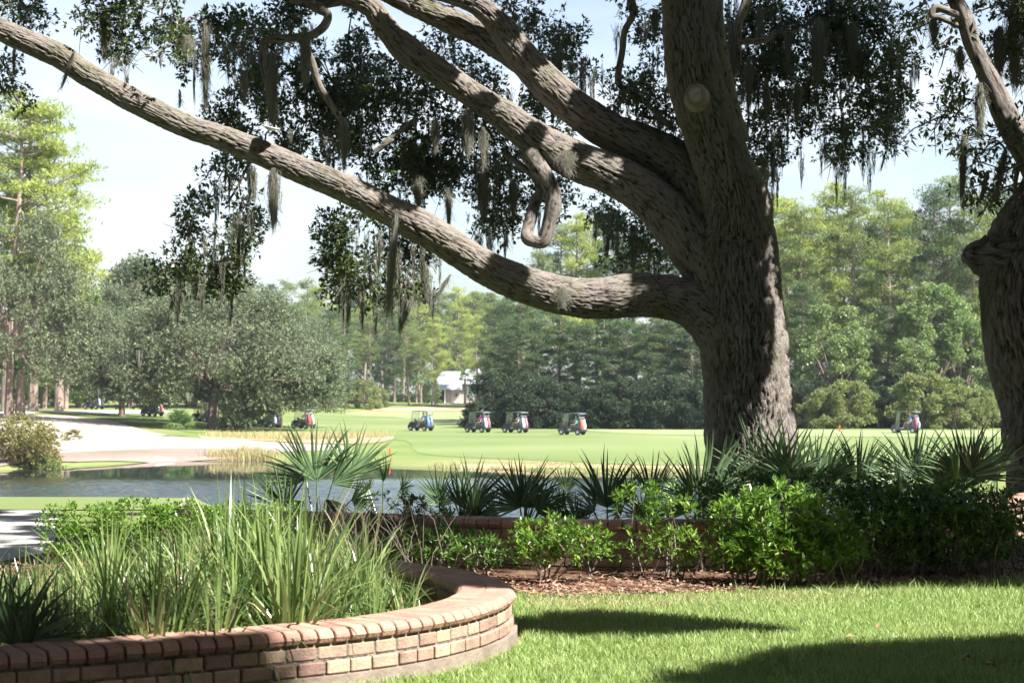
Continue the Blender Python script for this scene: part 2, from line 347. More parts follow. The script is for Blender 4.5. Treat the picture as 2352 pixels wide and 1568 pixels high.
drape('cart_path', vpoly([(-40, 953), (60, 951), (100, 948), (200, 950), (380, 949), (380, 943), (200, 943), (60, 945), (-40, 947)], 3), M['path'], 0.05, 2.0)
drape('dry_rough', vpoly([(470, 1002), (620, 1004), (760, 998), (880, 1000), (905, 1008), (860, 1018), (740, 1020), (600, 1012), (480, 1010)], 3), M['dry_ground'], 0.05, 1.5)
drape('house_lawn', vpoly([(860, 943), (1000, 944), (1110, 943), (1110, 936), (1050, 934), (960, 936), (860, 938)], 3), M['dry_ground'], 0.05, 2.0)
# far bare bank of the pond
drape('shore_bank', [(-3, 100.9), (3, 96.7), (10, 94.7), (13, 92.8), (13, 93.8), (10, 96.0), (3, 98.0), (-3, 102)], M['dry_ground'], 0.02, 0.7)
drape('concrete_path', [(-7.5, 13.3), (-4.1, 13.3), (-3.85, 14.5), (-4.3, 16.5), (-5.1, 19.6), (-9, 19.6)], M['path'], 0.012, 1.0)
drape('lawn_strip', [(-9, 19.7), (-2.0, 19.7), (-2.6, 22.0), (-12, 22.2)], M['fairway'], 0.012, 1.0)

# water
wm = bpy.data.materials.new('pond_water'); wm.use_nodes = True; n = wm.node_tree.nodes; l = wm.node_tree.links; b = n['Principled BSDF']
b.inputs['Base Color'].default_value = (0.022, 0.032, 0.03, 1); b.inputs['Roughness'].default_value = 0.03; b.inputs['IOR'].default_value = 1.33
tc = n.new('ShaderNodeTexCoord'); mp = n.new('ShaderNodeMapping'); mp.inputs['Scale'].default_value = (0.7, 2.4, 1)
nz = n.new('ShaderNodeTexNoise'); nz.inputs['Scale'].default_value = 1.6; nz.inputs['Detail'].default_value = 6
nb = n.new('ShaderNodeTexNoise'); nb.inputs['Scale'].default_value = 0.035; nb.inputs['Detail'].default_value = 3
rr = n.new('ShaderNodeMapRange'); rr.inputs[1].default_value = 0.40; rr.inputs[2].default_value = 0.6; rr.inputs[3].default_value = 0.05; rr.inputs[4].default_value = 0.55
mp2 = n.new('ShaderNodeMapping'); mp2.inputs['Scale'].default_value = (0.25, 1.6, 1); mp2.inputs['Location'].default_value = (3, 1.2, 0)
l.new(tc.outputs['Object'], mp.inputs[0]); l.new(mp.outputs[0], nz.inputs['Vector']); l.new(tc.outputs['Object'], mp2.inputs[0]); l.new(mp2.outputs[0], nb.inputs['Vector'])
sx = n.new('ShaderNodeSeparateXYZ'); l.new(tc.outputs['Object'], sx.inputs[0])
ry = n.new('ShaderNodeMapRange'); ry.inputs[1].default_value = 90; ry.inputs[2].default_value = 80; ry.inputs[3].default_value = 0.03; ry.inputs[4].default_value = 2.2
l.new(sx.outputs[1], ry.inputs[0])
mu = n.new('ShaderNodeMath'); mu.operation = 'MAXIMUM'; l.new(nb.outputs['Fac'], rr.inputs[0]); 
m3 = n.new('ShaderNodeMath'); m3.operation = 'MULTIPLY'; m3.inputs[1].default_value = 0.12; l.new(rr.outputs[0], m3.inputs[0]); l.new(m3.outputs[0], mu.inputs[0]); l.new(ry.outputs[0], mu.inputs[1])
nz.inputs['Scale'].default_value = 2.2; v1 = n.new('ShaderNodeVectorMath'); v1.operation = 'SUBTRACT'; v1.inputs[1].default_value = (.5, .5, .5)
v2 = n.new('ShaderNodeVectorMath'); v2.operation = 'MULTIPLY'; l.new(nz.outputs['Color'], v1.inputs[0])
s1 = n.new('ShaderNodeSeparateXYZ'); c1 = n.new('ShaderNodeCombineXYZ'); ab = n.new('ShaderNodeMath'); ab.operation = 'ABSOLUTE'; ng = n.new('ShaderNodeMath'); ng.operation = 'MULTIPLY'; ng.inputs[1].default_value = -0.62
l.new(v1.outputs[0], s1.inputs[0]); l.new(s1.outputs[0], c1.inputs[0]); l.new(s1.outputs[1], ab.inputs[0]); l.new(ab.outputs[0], ng.inputs[0]); l.new(ng.outputs[0], c1.inputs[1]); l.new(c1.outputs[0], v2.inputs[0])
cx_ = n.new('ShaderNodeCombineXYZ'); l.new(mu.outputs[0], cx_.inputs[0]); l.new(mu.outputs[0], cx_.inputs[1]); l.new(cx_.outputs[0], v2.inputs[1])
v3 = n.new('ShaderNodeVectorMath'); v3.operation = 'ADD'; v3.inputs[1].default_value = (0, 0, 1); v4 = n.new('ShaderNodeVectorMath'); v4.operation = 'NORMALIZE'
l.new(v2.outputs[0], v3.inputs[0]); l.new(v3.outputs[0], v4.inputs[0]); l.new(v4.outputs[0], b.inputs['Normal'])
mb = MB(); mb.add([(-120, 30, -3.06), (30, 30, -3.06), (30, 125, -3.06), (-120, 125, -3.06)], [(0, 1, 2, 3)])
tag(mb.build('pond_water', wm), kind='structure')

# ------------------------------------------------------------------ foliage generators
def leaf_mesh(name, Pn, D, Nn, L, W, fold=0.0):
    D = unit(D); Sd = unit(np.cross(D, Nn)); L = np.asarray(L)[:, None]; W = np.asarray(W)[:, None]
    a = Pn; mid = Pn + D * L * 0.45; b1 = mid + Sd * W / 2; c = Pn + D * L; d = mid - Sd * W / 2
    V = np.stack([a, b1, c, d], 1).reshape(-1, 3); n = len(Pn)
    Fq = np.arange(n * 4).reshape(n, 4)
    return np_mesh(name, V, Fq)
def rdir(n): return unit(rng.normal(size=(n, 3)))
def tufts(centers, out, k, L, W, spread=1.0):
    """k leaves radiating from each centre around direction `out`"""
    n = len(centers); c = np.repeat(centers, k, 0); o = np.repeat(out, k, 0)
    D = unit(o * 0.7 + rdir(n * k) * spread); N = unit(rdir(n * k) * 0.6 + np.array([0, 0, 1.0]))
    LL = L * rng.uniform(0.65, 1.2, n * k); WW = W * rng.uniform(0.7, 1.2, n * k)
    return c + D * (L * 0.15), D, N, LL, WW
def ball(n, c, r, shell=0.55):
    d = rdir(n); rad = rng.uniform(shell, 1, n)[:, None] ** 0.7
    return c + d * rad * np.asarray(r), d
def cat(parts): return [np.concatenate([p[i] for p in parts]) for i in range(5)]

# ------------------------------------------------------------------ limbs with real bark relief
def limb(name, pts, parent, seg=48, amp=0.018, m='bark', kn=1.0, ring=0.035, world=False, cap=False):
    """pts: (x,y,width_px,Y) in picture units turned into metres"""
    W_ = []
    for p in pts:
        if world: W_.append(p)
        else:
            v = P(p[0], p[1], p[3]); W_.append((v.x, v.y, v.z, p[2] / 2 / F * p[3]))
    A = spline(W_, ring * 2)
    n = len(A); c = A[:, :3]; r = A[:, 3]
    T = np.gradient(c, axis=0); T = unit(T)
    a = unit(np.cross(T[0], [0, 1, 0.01])); fr = []
    for i in range(n):
        a = a - T[i] * np.dot(a, T[i]); a /= np.linalg.norm(a); fr.append(a)
    fr = np.array(fr); fb = np.cross(T, fr)
    s = np.concatenate([[0], np.cumsum(np.linalg.norm(np.diff(c, axis=0), axis=1))])
    th = np.arange(seg) * 2 * math.pi / seg
    ox = random.uniform(0, 50); Vv = np.zeros((n, seg, 3)); bk = np.zeros((n, seg, 3)); cr = np.zeros((n, seg))
    rm = float(r.mean())
    for i in range(n):
        ri = r[i]
        am = amp * min(1.6, (ri / 0.25) ** 0.6)
        for j in range(seg):
            ct = math.cos(th[j]); st = math.sin(th[j])
            q = Vector((ct * ri * 1.0 + ox, st * ri, s[i]))
            wv = noise.noise(Vector((q.x * 3, q.y * 3, q.z * 2.0))) * 0.05
            r1 = abs(noise.noise(Vector(((q.x + wv) * 17 * kn, (q.y + wv) * 17 * kn, q.z * 2.1 * kn))))
            r2 = abs(noise.noise(Vector(((q.x - wv) * 27 * kn + 9, (q.y - wv) * 27 * kn, q.z * 5.5 * kn))))
            r3 = noise.noise(Vector((q.x * 46 * kn, q.y * 46 * kn, q.z * 20 * kn)))
            h = min(1, r1 * 3.6) * .55 + min(1, r2 * 3.4) * .35 + .12 * r3
            lump = noise.noise(Vector((q.x * 1.7, q.y * 1.7, q.z * 1.3))) * 0.10 * ri + noise.noise(Vector((q.x * 5, q.y * 5, q.z * 4))) * 0.05 * ri
            rr_ = ri + lump + (h - 0.5) * am
            Vv[i, j] = c[i] + (fr[i] * ct + fb[i] * st) * rr_
            bk[i, j] = (q.x, q.y, q.z); cr[i, j] = min(1, max(0, h))
    V = Vv.reshape(-1, 3)
    I, J = np.meshgrid(np.arange(seg), np.arange(n - 1)); I = I.ravel(); J = J.ravel()
    Q = np.stack([J * seg + I, J * seg + (I + 1) % seg, (J + 1) * seg + (I + 1) % seg, (J + 1) * seg + I], 1)
    me = np_mesh(name, V, Q, True)
    if cap:
        bm = bmesh.new(); bm.from_mesh(me); bm.verts.ensure_lookup_table()
        for ends in (range(seg), range((n - 1) * seg, n * seg)):
            try: bm.faces.new([bm.verts[k] for k in ends])
            except Exception: pass
        bm.to_mesh(me); bm.free()
    at = me.attributes.new('bark', 'FLOAT_VECTOR', 'POINT'); at.data.foreach_set('vector', bk.reshape(-1).astype(np.float32))
    at = me.attributes.new('crev', 'FLOAT', 'POINT'); at.data.foreach_set('value', cr.reshape(-1).astype(np.float32))
    return link(name, me, M[m], parent)

oak = empty('live_oak', P(1730, 1150, 24.0), label='massive live oak with furrowed trunk and long sweeping limbs behind the azaleas', cat='tree')
def unp(o):   # keep world placement of children built in world space
    for ch in o.children:
        ch.matrix_parent_inverse = Matrix.Translation(-o.location)
TY = 24.0
limb('trunk', [(1745, 1190, 300, TY), (1738, 1130, 250, TY), (1730, 1070, 212, TY), (1722, 960, 194, TY), (1712, 850, 190, TY), (1704, 760, 190, TY), (1694, 660, 188, TY), (1692, 560, 172, TY), (1690, 480, 152, TY - .1),
               (1666, 390, 132, TY - .2), (1634, 300, 126, TY - .25), (1603, 215, 124, TY - .3), (1583, 100, 112, TY - .3), (1570, 0, 100, TY - .3), (1558, -140, 92, TY - .3), (1560, -300, 84, TY - .5), (1540, -480, 70, TY - .8)], oak, seg=330, amp=0.046, kn=1.75, ring=.025)
lm = lambda nm, pts, seg=140, amp=0.034, kn=1.6, ring=.022, **k: limb(nm, pts, oak, seg=seg, amp=amp, kn=kn, ring=ring, **k)
lm('limb', [(1720, 930, 120, TY), (1690, 820, 140, TY - .02), (1650, 748, 128, TY - .05), (1585, 696, 108, TY - .1), (1480, 679, 97, TY - .2), (1380, 686, 92, TY - .3), (1290, 677, 86, TY - .4), (1200, 650, 80, TY - .5), (1105, 607, 78, TY - .6),
            (1000, 540, 74, TY - .7), (900, 488, 66, TY - .8), (800, 436, 62, TY - .9), (700, 394, 60, TY - 1), (600, 351, 58, TY - 1.1), (500, 313, 55, TY - 1.1), (430, 291, 52, TY - 1.1), (300, 228, 52, TY - 1.2), (200, 171, 54, TY - 1.2),
            (150, 135, 56, TY - 1.2), (80, 103, 52, TY - 1.2), (0, 68, 52, TY - 1.2), (-150, 5, 46, TY - 1.2), (-350, -90, 38, TY - 1.3)], kn=1.8)
lm('limb', [(1690, 800, 110, TY + .05), (1650, 660, 120, TY), (1590, 560, 116, TY), (1510, 468, 100, TY), (1410, 402, 90, TY), (1310, 362, 86, TY), (1235, 322, 78, TY), (1160, 268, 70, TY), (1085, 218, 60, TY), (1000, 160, 58, TY),
            (932, 112, 64, TY), (885, 62, 50, TY), (850, 15, 46, TY), (790, -6, 42, TY), (715, 2, 36, TY), (640, -20, 30, TY), (560, -60, 24, TY)])
lm('limb', [(1700, 700, 110, TY + .2), (1650, 560, 120, TY + .2), (1600, 440, 118, TY + .2), (1555, 380, 104, TY + .25), (1480, 335, 92, TY + .3), (1400, 299, 84, TY + .3), (1330, 254, 80, TY + .3), (1265, 198, 78, TY + .3), (1205, 135, 70, TY + .3),
            (1160, 75, 60, TY + .2), (1118, 28, 50, TY + .1), (1070, 0, 44, TY + .1), (980, -28, 40, TY), (860, -70, 34, TY)])
lm('limb', [(1240, 185, 50, TY + .5), (1180, 128, 60, TY + .5), (1110, 83, 60, TY + .5), (1040, 50, 56, TY + .5), (970, 20, 50, TY + .5), (900, -10, 44, TY + .5), (800, -60, 36, TY + .5)])
lm('limb', [(1700, 330, 50, TY + .4), (1672, 240, 50, TY + .3), (1650, 120, 42, TY + .3), (1643, 0, 36, TY + .3), (1650, -160, 30, TY + .3)], 32)
lm('branch', [(1215, 350, 50, TY - .1), (1236, 382, 42, TY - .15), (1257, 414, 38, TY - .2), (1270, 445, 35, TY - .2), (1270, 478, 39, TY - .2), (1261, 511, 33, TY - .2), (1255, 536, 33, TY - .2), (1246, 555, 32, TY - .2), (1226, 554, 29, TY - .2),
              (1212, 546, 31, TY - .2), (1212, 530, 27, TY - .15), (1220, 500, 27, TY - .1), (1230, 465, 25, TY), (1240, 438, 20, TY), (1228, 408, 17, TY), (1192, 378, 15, TY + .1), (1160, 352, 14, TY + .2)], 28, 0.008, ring=0.02, cap=True)
lm('branch', [(700, -8, 30, TY), (722, 14, 26, TY - .1), (736, 22, 24, TY - .2), (753, 36, 20, TY - .2), (743, 62, 20, TY - .2), (714, 82, 19, TY - .2), (677, 87, 19, TY - .2), (612, 93, 18, TY - .2), (603, 115, 16, TY - .2), (608, 170, 13, TY - .2), (625, 240, 9, TY - .2), (650, 300, 6, TY - .2)], 20, 0.006, ring=0.02)
lm('branch', [(690, 90, 16, TY), (715, 140, 18, TY + .1), (735, 200, 16, TY + .2), (775, 262, 13, TY + .3), (792, 300, 9, TY + .3), (790, 380, 5, TY + .3)], 16, 0.006, ring=0.03)
lm('branch', [(1456, -40, 20, TY + .2), (1452, 0, 17, TY + .2), (1453, 36, 16, TY + .2), (1435, 72, 15, TY + .2), (1429, 119, 15, TY + .2), (1420, 187, 15, TY + .2), (1447, 212, 14, TY + .2), (1476, 230, 13, TY + .2), (1503, 256, 12, TY + .2), (1550, 300, 14, TY + .2)], 18, 0.005, ring=0.02)
lm('branch', [(1725, -60, 30, TY + .6), (1716, 0, 25, TY + .6), (1697, 54, 21, TY + .6), (1696, 90, 15, TY + .6), (1700, 150, 6, TY + .6)], 16, 0.005)
lm('branch', [(1697, 96, 16, TY + .6), (1757, 93, 13, TY + .6), (1782, 73, 10, TY + .6), (1806, 77, 7, TY + .6), (1840, 70, 4, TY + .6)], 12, 0.004)
lm('branch', [(520, 470, 5, TY + 1), (545, 430, 6, TY + 1), (570, 380, 7, TY + 1), (600, 340, 9, TY + 1)], 8, 0.002)
lm('branch', [(860, 350, 12, TY + .8), (900, 320, 14, TY + .8), (880, 330, 12, TY + .8), (960, 270, 12, TY + .8)], 8, 0.003)
# sawn-off branch stub with its ring collar
kb = MB(); kc = P(1599, 220, TY - .3 - 0.39)
prof = [(0.20, 0.16), (0.175, 0.05), (0.155, 0.0), (0.14, -0.035), (0.128, -0.05), (0.112, -0.045), (0.10, -0.03)]
kb.lathe(prof, (0, 0, 0), 24, ax='y')
M['collar'] = mat('collar_wood', (0.20, 0.155, 0.125), .9, var=(.33, .27, .22), nscale=9, bump=.6, bscale=40)
ko = kb.build('branch_collar', M['collar'], oak, smooth=True); ko.location = kc; ko.rotation_euler = (R(-12), 0, R(-14)); ko.scale = (1, 1, 1.12)
kb = MB(); kb.lathe([(0.112, 0.0), (0.108, -0.034), (0.05, -0.037), (0.002, -0.036)], (0, 0, 0), 24, ax='y')
kd = kb.build('sawn_face', M['cut'], oak, smooth=True); kd.location = kc; kd.rotation_euler = (R(-12), 0, R(-14)); kd.scale = (1, 1, 1.12)

# crown clusters: (x, y, rx, ry, density, Y)
OL, OW = 0.080, 0.037
def blob_leaves(x, y, rx, ry, dens, Y, L=OL, W=OW, sub=0.34):
    s = F / Y; a, b_ = rx / s, ry / s
    area = math.pi * a * b_
    k = max(3, int(area / (sub * sub * .8)))
    parts = []
    cc = P(x, y, Y)
    ang = rng.uniform(0, 2 * math.pi, k); rr_ = np.sqrt(rng.uniform(0, 1, k))
    cs = np.stack([cc.x + np.cos(ang) * rr_ * a, cc.y + rng.uniform(-.9, .9, k), cc.z + np.sin(ang) * rr_ * b_], 1)
    for c in cs:
        r = sub * rng.uniform(0.5, 1.15); nt_ = int(dens * 70 * (r / sub) ** 2)
        p, o = ball(nt_, c, (r, r, r * 0.8), 0.15)
        parts.append(tufts(p, o, 6, L, W, 0.9))
    return parts, cs
main_blobs = [
 (20, -5, 40, 20, 1, 24), (60, 25, 22, 15, .5, 24), (8, 150, 15, 50, .6, 24.5), (5, 210, 12, 30, .6, 24.5),
 (255, 60, 38, 75, 1.0, 23.5), (300, 15, 60, 35, 1, 23.5), (370, 40, 75, 50, 1.1, 23.5), (460, 50, 70, 50, 1.0, 23.5), (440, 110, 50, 30, .7, 23.5), (265, 125, 25, 15, .7, 23.5), (545, 80, 35, 30, .3, 24),
 (560, 130, 60, 60, .8, 26), (540, 230, 55, 75, 1, 26), (560, 320, 60, 60, 1, 26), (620, 60, 60, 50, 1, 26), (690, 30, 60, 45, 1.2, 25), (640, 180, 80, 80, 1.3, 26), (700, 280, 90, 80, 1.4, 26), (760, 180, 90, 100, 1.4, 26),
 (800, 80, 60, 70, 1.2, 26), (790, 320, 90, 80, 1.4, 26), (870, 250, 80, 90, 1.1, 26), (900, 150, 60, 50, .9, 26), (900, 380, 80, 70, 1.2, 26), (960, 200, 60, 50, .6, 26.5), (980, 320, 70, 80, 1.1, 26), (1000, 420, 60, 60, 1.0, 26),
 (1050, 300, 70, 70, 1, 26), (1090, 400, 70, 80, 1.3, 26), (1080, 150, 50, 40, .6, 26), (1140, 200, 50, 40, .8, 26), (1150, 330, 50, 60, 1.2, 26), (1160, 460, 60, 60, 1.2, 26), (1220, 250, 60, 60, 1.1, 26), (1270, 300, 60, 40, 1.0, 26),
 (1290, 430, 35, 40, .8, 26), (1130, 520, 50, 20, .6, 26), (1010, 90, 30, 30, .5, 26),
 (500, 395, 40, 35, .6, 25), (560, 385, 35, 30, .6, 25), (480, 500, 55, 50, 1.2, 24.5), (530, 560, 50, 60, 1.2, 24.5), (450, 590, 45, 50, 1.1, 24.5), (410, 640, 30, 25, .9, 24.5), (535, 640, 35, 25, .8, 24.5), (550, 480, 30, 40, .9, 24.5),
 (800, 530, 55, 60, 1.3, 25), (860, 500, 60, 40, 1.2, 25), (830, 610, 65, 50, 1.2, 25), (780, 640, 35, 35, .9, 25), (900, 580, 50, 50, 1.1, 25), (960, 560, 45, 50, 1.0, 25), (975, 630, 45, 45, 1, 25), (930, 660, 35, 30, .7, 25), (850, 665, 40, 25, .7, 25),
 (1220, 60, 30, 40, .9, 25.5), (1270, 90, 45, 45, 1.1, 25.5), (1320, 110, 40, 35, .8, 25.5), (1180, 40, 30, 40, .7, 25.5), (1250, 140, 35, 30, .7, 25.5), (1350, 150, 25, 25, .3, 25.5),
 (1440, 25, 40, 30, .5, 25), (1500, 60, 35, 70, .9, 25), (1430, 225, 30, 30, .8, 25), (1480, 200, 45, 45, .8, 25), (1510, 270, 50, 40, 1.1, 25), (1460, 260, 35, 30, .9, 25), (1500, 150, 30, 40, .5, 25), (1560, 290, 30, 50, 1.2, 25),
 (1400, 480, 30, 25, .7, 27), (1440, 520, 45, 40, .9, 27), (1470, 570, 50, 40, .9, 27), (1510, 590, 30, 30, .7, 27), (1430, 590, 35, 30, .7, 27),
 (1700, 60, 60, 70, 1.1, 26), (1780, 40, 70, 60, 1.4, 26), (1860, 50, 70, 70, 1.6, 26), (1940, 60, 70, 70, 1.6, 26), (2020, 90, 60, 60, 1.3, 26), (1720, 180, 60, 70, 1.3, 26), (1800, 160, 70, 70, 1.5, 26), (1890, 160, 70, 60, 1.4, 26),
 (1980, 170, 70, 60, 1.4, 26), (2050, 180, 50, 60, 1.3, 26), (1730, 280, 55, 60, 1.3, 26), (1790, 270, 45, 60, 1.2, 26), (1770, 350, 45, 50, 1.1, 26), (1760, 385, 30, 25, .8, 26), (1840, 230, 45, 40, .9, 26), (1930, 250, 40, 50, 1.1, 26), (1990, 270, 50, 50, 1.3, 26),
 (2040, 250, 45, 45, 1.2, 26), (1930, 320, 35, 40, .8, 26), (1995, 320, 35, 30, .8, 26), (1925, 355, 25, 20, .5, 26), (2075, 130, 35, 40, .7, 26), (1690, 130, 40, 60, 1.0, 26), (1760, -40, 150, 40, 1.3, 26), (1960, -40, 120, 40, 1.3, 26)]
parts = []; twig = MB()
for bl in main_blobs:
    p, cs = blob_leaves(*bl); parts += p
    c0 = P(bl[0], bl[1], bl[5])
    for c in cs[:7]:
        q = Vector(c); mid = (c0 + q) / 2 + Vector((0, 0, 0.12)); 
        for _ in range(2):
            e = q + Vector((random.uniform(-.4, .4), random.uniform(-.3, .3), random.uniform(-.45, .2)))
            twig.tube([c0, mid, q, e], [0.014, 0.011, 0.008, 0.003], 4)
light_i = []
me = leaf_mesh('foliage', *cat(parts)); link('crown', me, M['oak_leaf'], oak)
twig.build('twigs', M['bark_far'], oak)
# leaf sprays in the crown, their sunlight put into the leaf colour
parts = []
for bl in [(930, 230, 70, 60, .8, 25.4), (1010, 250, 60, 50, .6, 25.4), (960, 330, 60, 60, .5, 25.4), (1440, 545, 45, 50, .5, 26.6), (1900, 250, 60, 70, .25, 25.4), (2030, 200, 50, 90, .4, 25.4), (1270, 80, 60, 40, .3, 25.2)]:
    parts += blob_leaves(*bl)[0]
link('sunlit_spray', leaf_mesh('spray', *cat(parts)), M['oak_leaf_sunlit'], oak)
# unseen leaf clusters, added along sun rays to shade limbs, trunk, hedge and lawn
def shade(Sx, Sy, Sz, t, r, n):
    c = np.array([Sx + SUN.x * t, Sy + SUN.y * t, Sz + SUN.z * t])
    p, o = ball(n, c, (r, r, r * .8), 0.0)
    return tufts(p, o, 6, 0.12, 0.06, 0.9)
def sview(x, y, Y, zmin=None):
    """distance along the sun ray at which the point lies outside the picture"""
    p = P(x, y, Y); t = 1.0
    while t < 30:
        q = p + SUN * t
        if q.y < 0.5: break
        vx = CX + q.x / q.y * F; vy = HY - (q.z - CZ) / q.y * F
        if vx > 2352 + 900 / q.y * 4 or vy < -900 / q.y * 6: break
        t += 0.25
    return p, t
sh = []
def shade_at(x, y, Y, r, n=260, extra=0.3):
    p, t = sview(x, y, Y); sh.append(shade(p.x, p.y, p.z, t + extra + r, r, n))
# trunk and leader in shade except for a strip on its right
for yy in range(-60, 1060, 80):
    shade_at(1650 if yy > 350 else (1600 if yy > 150 else 1550), yy, 23.4, 0.36 if yy > 350 else .24, 220)
for x, y in ((1695, 560), (1680, 430), (1695, 640), (1560, 560), (1600, 640), (1590, 720), (1640, 860), (1640, 300), (1690, 780), (1690, 870)): shade_at(x, y, 23.5, 0.32, 200)
# dapples over the three limbs
for x, y, r in ((1500, 690, .22), (1570, 700, .3), (1400, 705, .08), (1160, 625, .24), (900, 480, .26), (840, 445, .22), (430, 290, .11), (170, 150, .22), (130, 130, .15), (750, 410, .12), (40, 85, .13)): shade_at(x, y, 23.3, r, int(900 * r))
for x, y, r in ((1440, 460, .22), (1330, 355, .06), (1225, 310, .07), (1000, 155, .26), (930, 110, .26), (1115, 235, .07), (1590, 540, .3), (1600, 600, .4), (880, 60, .12)): shade_at(x, y, 23.8, r, int(900 * r))
for x, y, r in ((1540, 370, .35), (1450, 320, .3), (1380, 300, .18), (1215, 150, .12), (1140, 100, .16), (1480, 350, .3), (1610, 420, .4)): shade_at(x, y, 24.2, r, int(900 * r))
link('unseen_shade_leaves', leaf_mesh('unseen_shade_leaves', *cat(sh)), M['oak_leaf'], oak)
unp(oak)

# ------------------------------------------------------------------ second oak at the right edge
oak2 = empty('live_oak', P(2430, 1198, 18.0), label='dark live oak cut off by the right edge, with a burl on its left side', cat='tree')
RY = 18.0
limb('trunk', [(2450, 1200, 300, RY), (2440, 1100, 256, RY), (2424, 950, 236, RY), (2398, 820, 236, RY), (2372, 700, 230, RY), (2372, 620, 226, RY), (2385, 540, 196, RY), (2420, 450, 150, RY), (2450, 330, 130, RY), (2470, 150, 120, RY), (2480, -100, 110, RY), (2480, -400, 90, RY)], oak2, seg=280, amp=0.046, kn=1.7)
limb('burl', [(2440, 580, 210, RY), (2360, 580, 160, RY - .05), (2300, 586, 112, RY - .1), (2258, 588, 76, RY - .1), (2230, 584, 50, RY - .1), (2214, 578, 26, RY - .1)], oak2, seg=90, amp=0.13, kn=1.0, cap=True)
limb('limb', [(2440, 520, 90, RY), (2400, 430, 74, RY), (2358, 348, 62, RY - .1), (2330, 304, 58, RY - .1), (2303, 252, 54, RY - .1), (2279, 196, 48, RY - .1), (2249, 136, 40, RY - .1), (2230, 94, 37, RY - .1), (2216, 44, 36, RY - .1), (2194, 0, 33, RY - .1), (2150, -80, 30, RY - .1)], oak2, seg=44, amp=0.014)
limb('branch', [(2205, 36, 16, RY - .1), (2180, 28, 16, RY - .2), (2150, 18, 15, RY - .2), (2140, 36, 14, RY - .2), (2160, 42, 13, RY - .2), (2186, 52, 14, RY - .2), (2200, 60, 12, RY - .1)], oak2, seg=14, amp=0.004, ring=0.015)
limb('branch', [(2352, 340, 20, RY), (2335, 400, 12, RY - .2), (2330, 460, 6, RY - .2)], oak2, seg=10, amp=0.004)
parts = []; twig = MB()
for bl in [(2110, 15, 35, 25, .35, 18), (2125, 60, 25, 25, .3, 18), (2160, 110, 35, 40, .4, 18), (2190, 180, 35, 45, .5, 18), (2170, 250, 35, 30, .4, 18), (2140, 280, 22, 22, .3, 18), (2220, 240, 40, 50, .55, 18), (2240, 320, 30, 30, .4, 18),
           (2230, 380, 35, 30, .35, 18), (2280, 340, 35, 40, .5, 18), (2300, 80, 50, 60, 1.1, 18.8), (2340, 160, 40, 60, 1.1, 18.8), (2280, 20, 50, 40, 1, 18.8), (2345, 240, 30, 50, .8, 18.8), (2330, 430, 30, 40, .6, 18), (2300, 400, 30, 30, .5, 18), (2250, 430, 25, 20, .3, 18), (2350, 20, 50, 40, 1.2, 18.8), (2400, 100, 60, 120, 1.2, 18.8)]:
    p, cs = blob_leaves(bl[0], bl[1], bl[2], bl[3], bl[4] * .55, bl[5], L=0.085, W=0.030, sub=0.28); parts += p
    c0 = P(bl[0] + 15, bl[1] - 10, bl[5])
    for c in cs[:5]:
        q = Vector(c); e = q + Vector((random.uniform(-.25, .15), 0, random.uniform(-.35, -.1))); twig.tube([c0, q, e], [0.010, 0.007, 0.002], 4)
link('crown', leaf_mesh('crown', *cat(parts)), M['oak_leaf'], oak2)
twig.build('twigs', M['bark_far'], oak2)
sh = []
for x, y, r in ((2290, 620, .5), (2280, 720, .35), (2320, 560, .5), (2300, 850, .5), (2320, 950, .5), (2330, 1050, .5), (2345, 780, .3), (2340, 500, .5), (2228, 110, .22), (2255, 165, .15), (2330, 320, .3), (2215, 40, .15), (2250, 590, .3)): shade_at(x, y, 17.5, r, int(900 * r))
# unseen canopy added overhead to dim the sky, left open towards sunlit spots
LIT = []
def lit(pts, Y, r, z=None):
    for x, y in pts: LIT.append((*P(x, y, Y), r))
for X in np.arange(-.2, 4.4, .35):
    for Y in np.arange(8.2, 9.8, .35): LIT.append((X, Y if X < 2 else Y + .6, 0, .3))
for X in np.arange(.2, 4.8, .35):
    for Y in (10.8, 11.2, 11.6): LIT.append((X, Y, 0, .28))
for X in np.arange(-2.9, -.2, .3):
    for Y in np.arange(8.0, 11, .35): LIT.append((X, Y, .45, .3))
for q in (8.0, 8.3, 8.7, 9.1, 9.5): LIT.append((np.interp(q, [7.9, 8.5, 9.2], [-.7, -.2, 0]), q, .2, .3))
for X in np.arange(-3.2, -1.3, .3): LIT.append((X, 12.8, .5, .3))
for X in (1.2, 1.5, 1.8, 2.1, 2.35): LIT += [(X, 11.6, z, .4) for z in (.15, .4, .65, .8)]
LIT += [(.3, 12.1, .3, .3), (.6, 12.1, .3, .3), (1.0, 12.4, .5, .3), (1.2, 12.5, .6, .3)]
lit([(1795, 900), (1800, 960), (1790, 1020), (1785, 830), (1765, 600), (1770, 700), (1775, 770)], 23.4, .24)
lit([(1700, 980), (1740, 930), (1690, 1030), (1640, 780), (1620, 100), (1620, 40), (1700, 720)], 23.4, .14)
lit([(1330, 670), (1380, 660), (1280, 660), (1450, 665), (1010, 520), (1040, 555), (1530, 700)], 23.3, .24)
lit([(x, 25 + .52 * x) for x in (0, 50, 90, 210, 250, 290, 330, 370)] + [(x, 235 + (x - 330) * .455) for x in (380, 460, 500, 550, 600, 650, 700, 730, 770)], 22.9, .24)
lit([(1030, 175), (1070, 205), (1110, 240), (1150, 270), (1190, 300), (1240, 310), (1290, 335), (1350, 370), (1470, 420), (1500, 440)], 23.9, .22)
lit([(1050, 50), (1090, 60), (1230, 170), (1300, 230), (1340, 270), (860, 30), (840, 10)], 24.2, .18)
lit([(2235, 115), (2275, 185), (2290, 225), (2305, 250), (2340, 750), (2345, 690)], 17.7, .22)
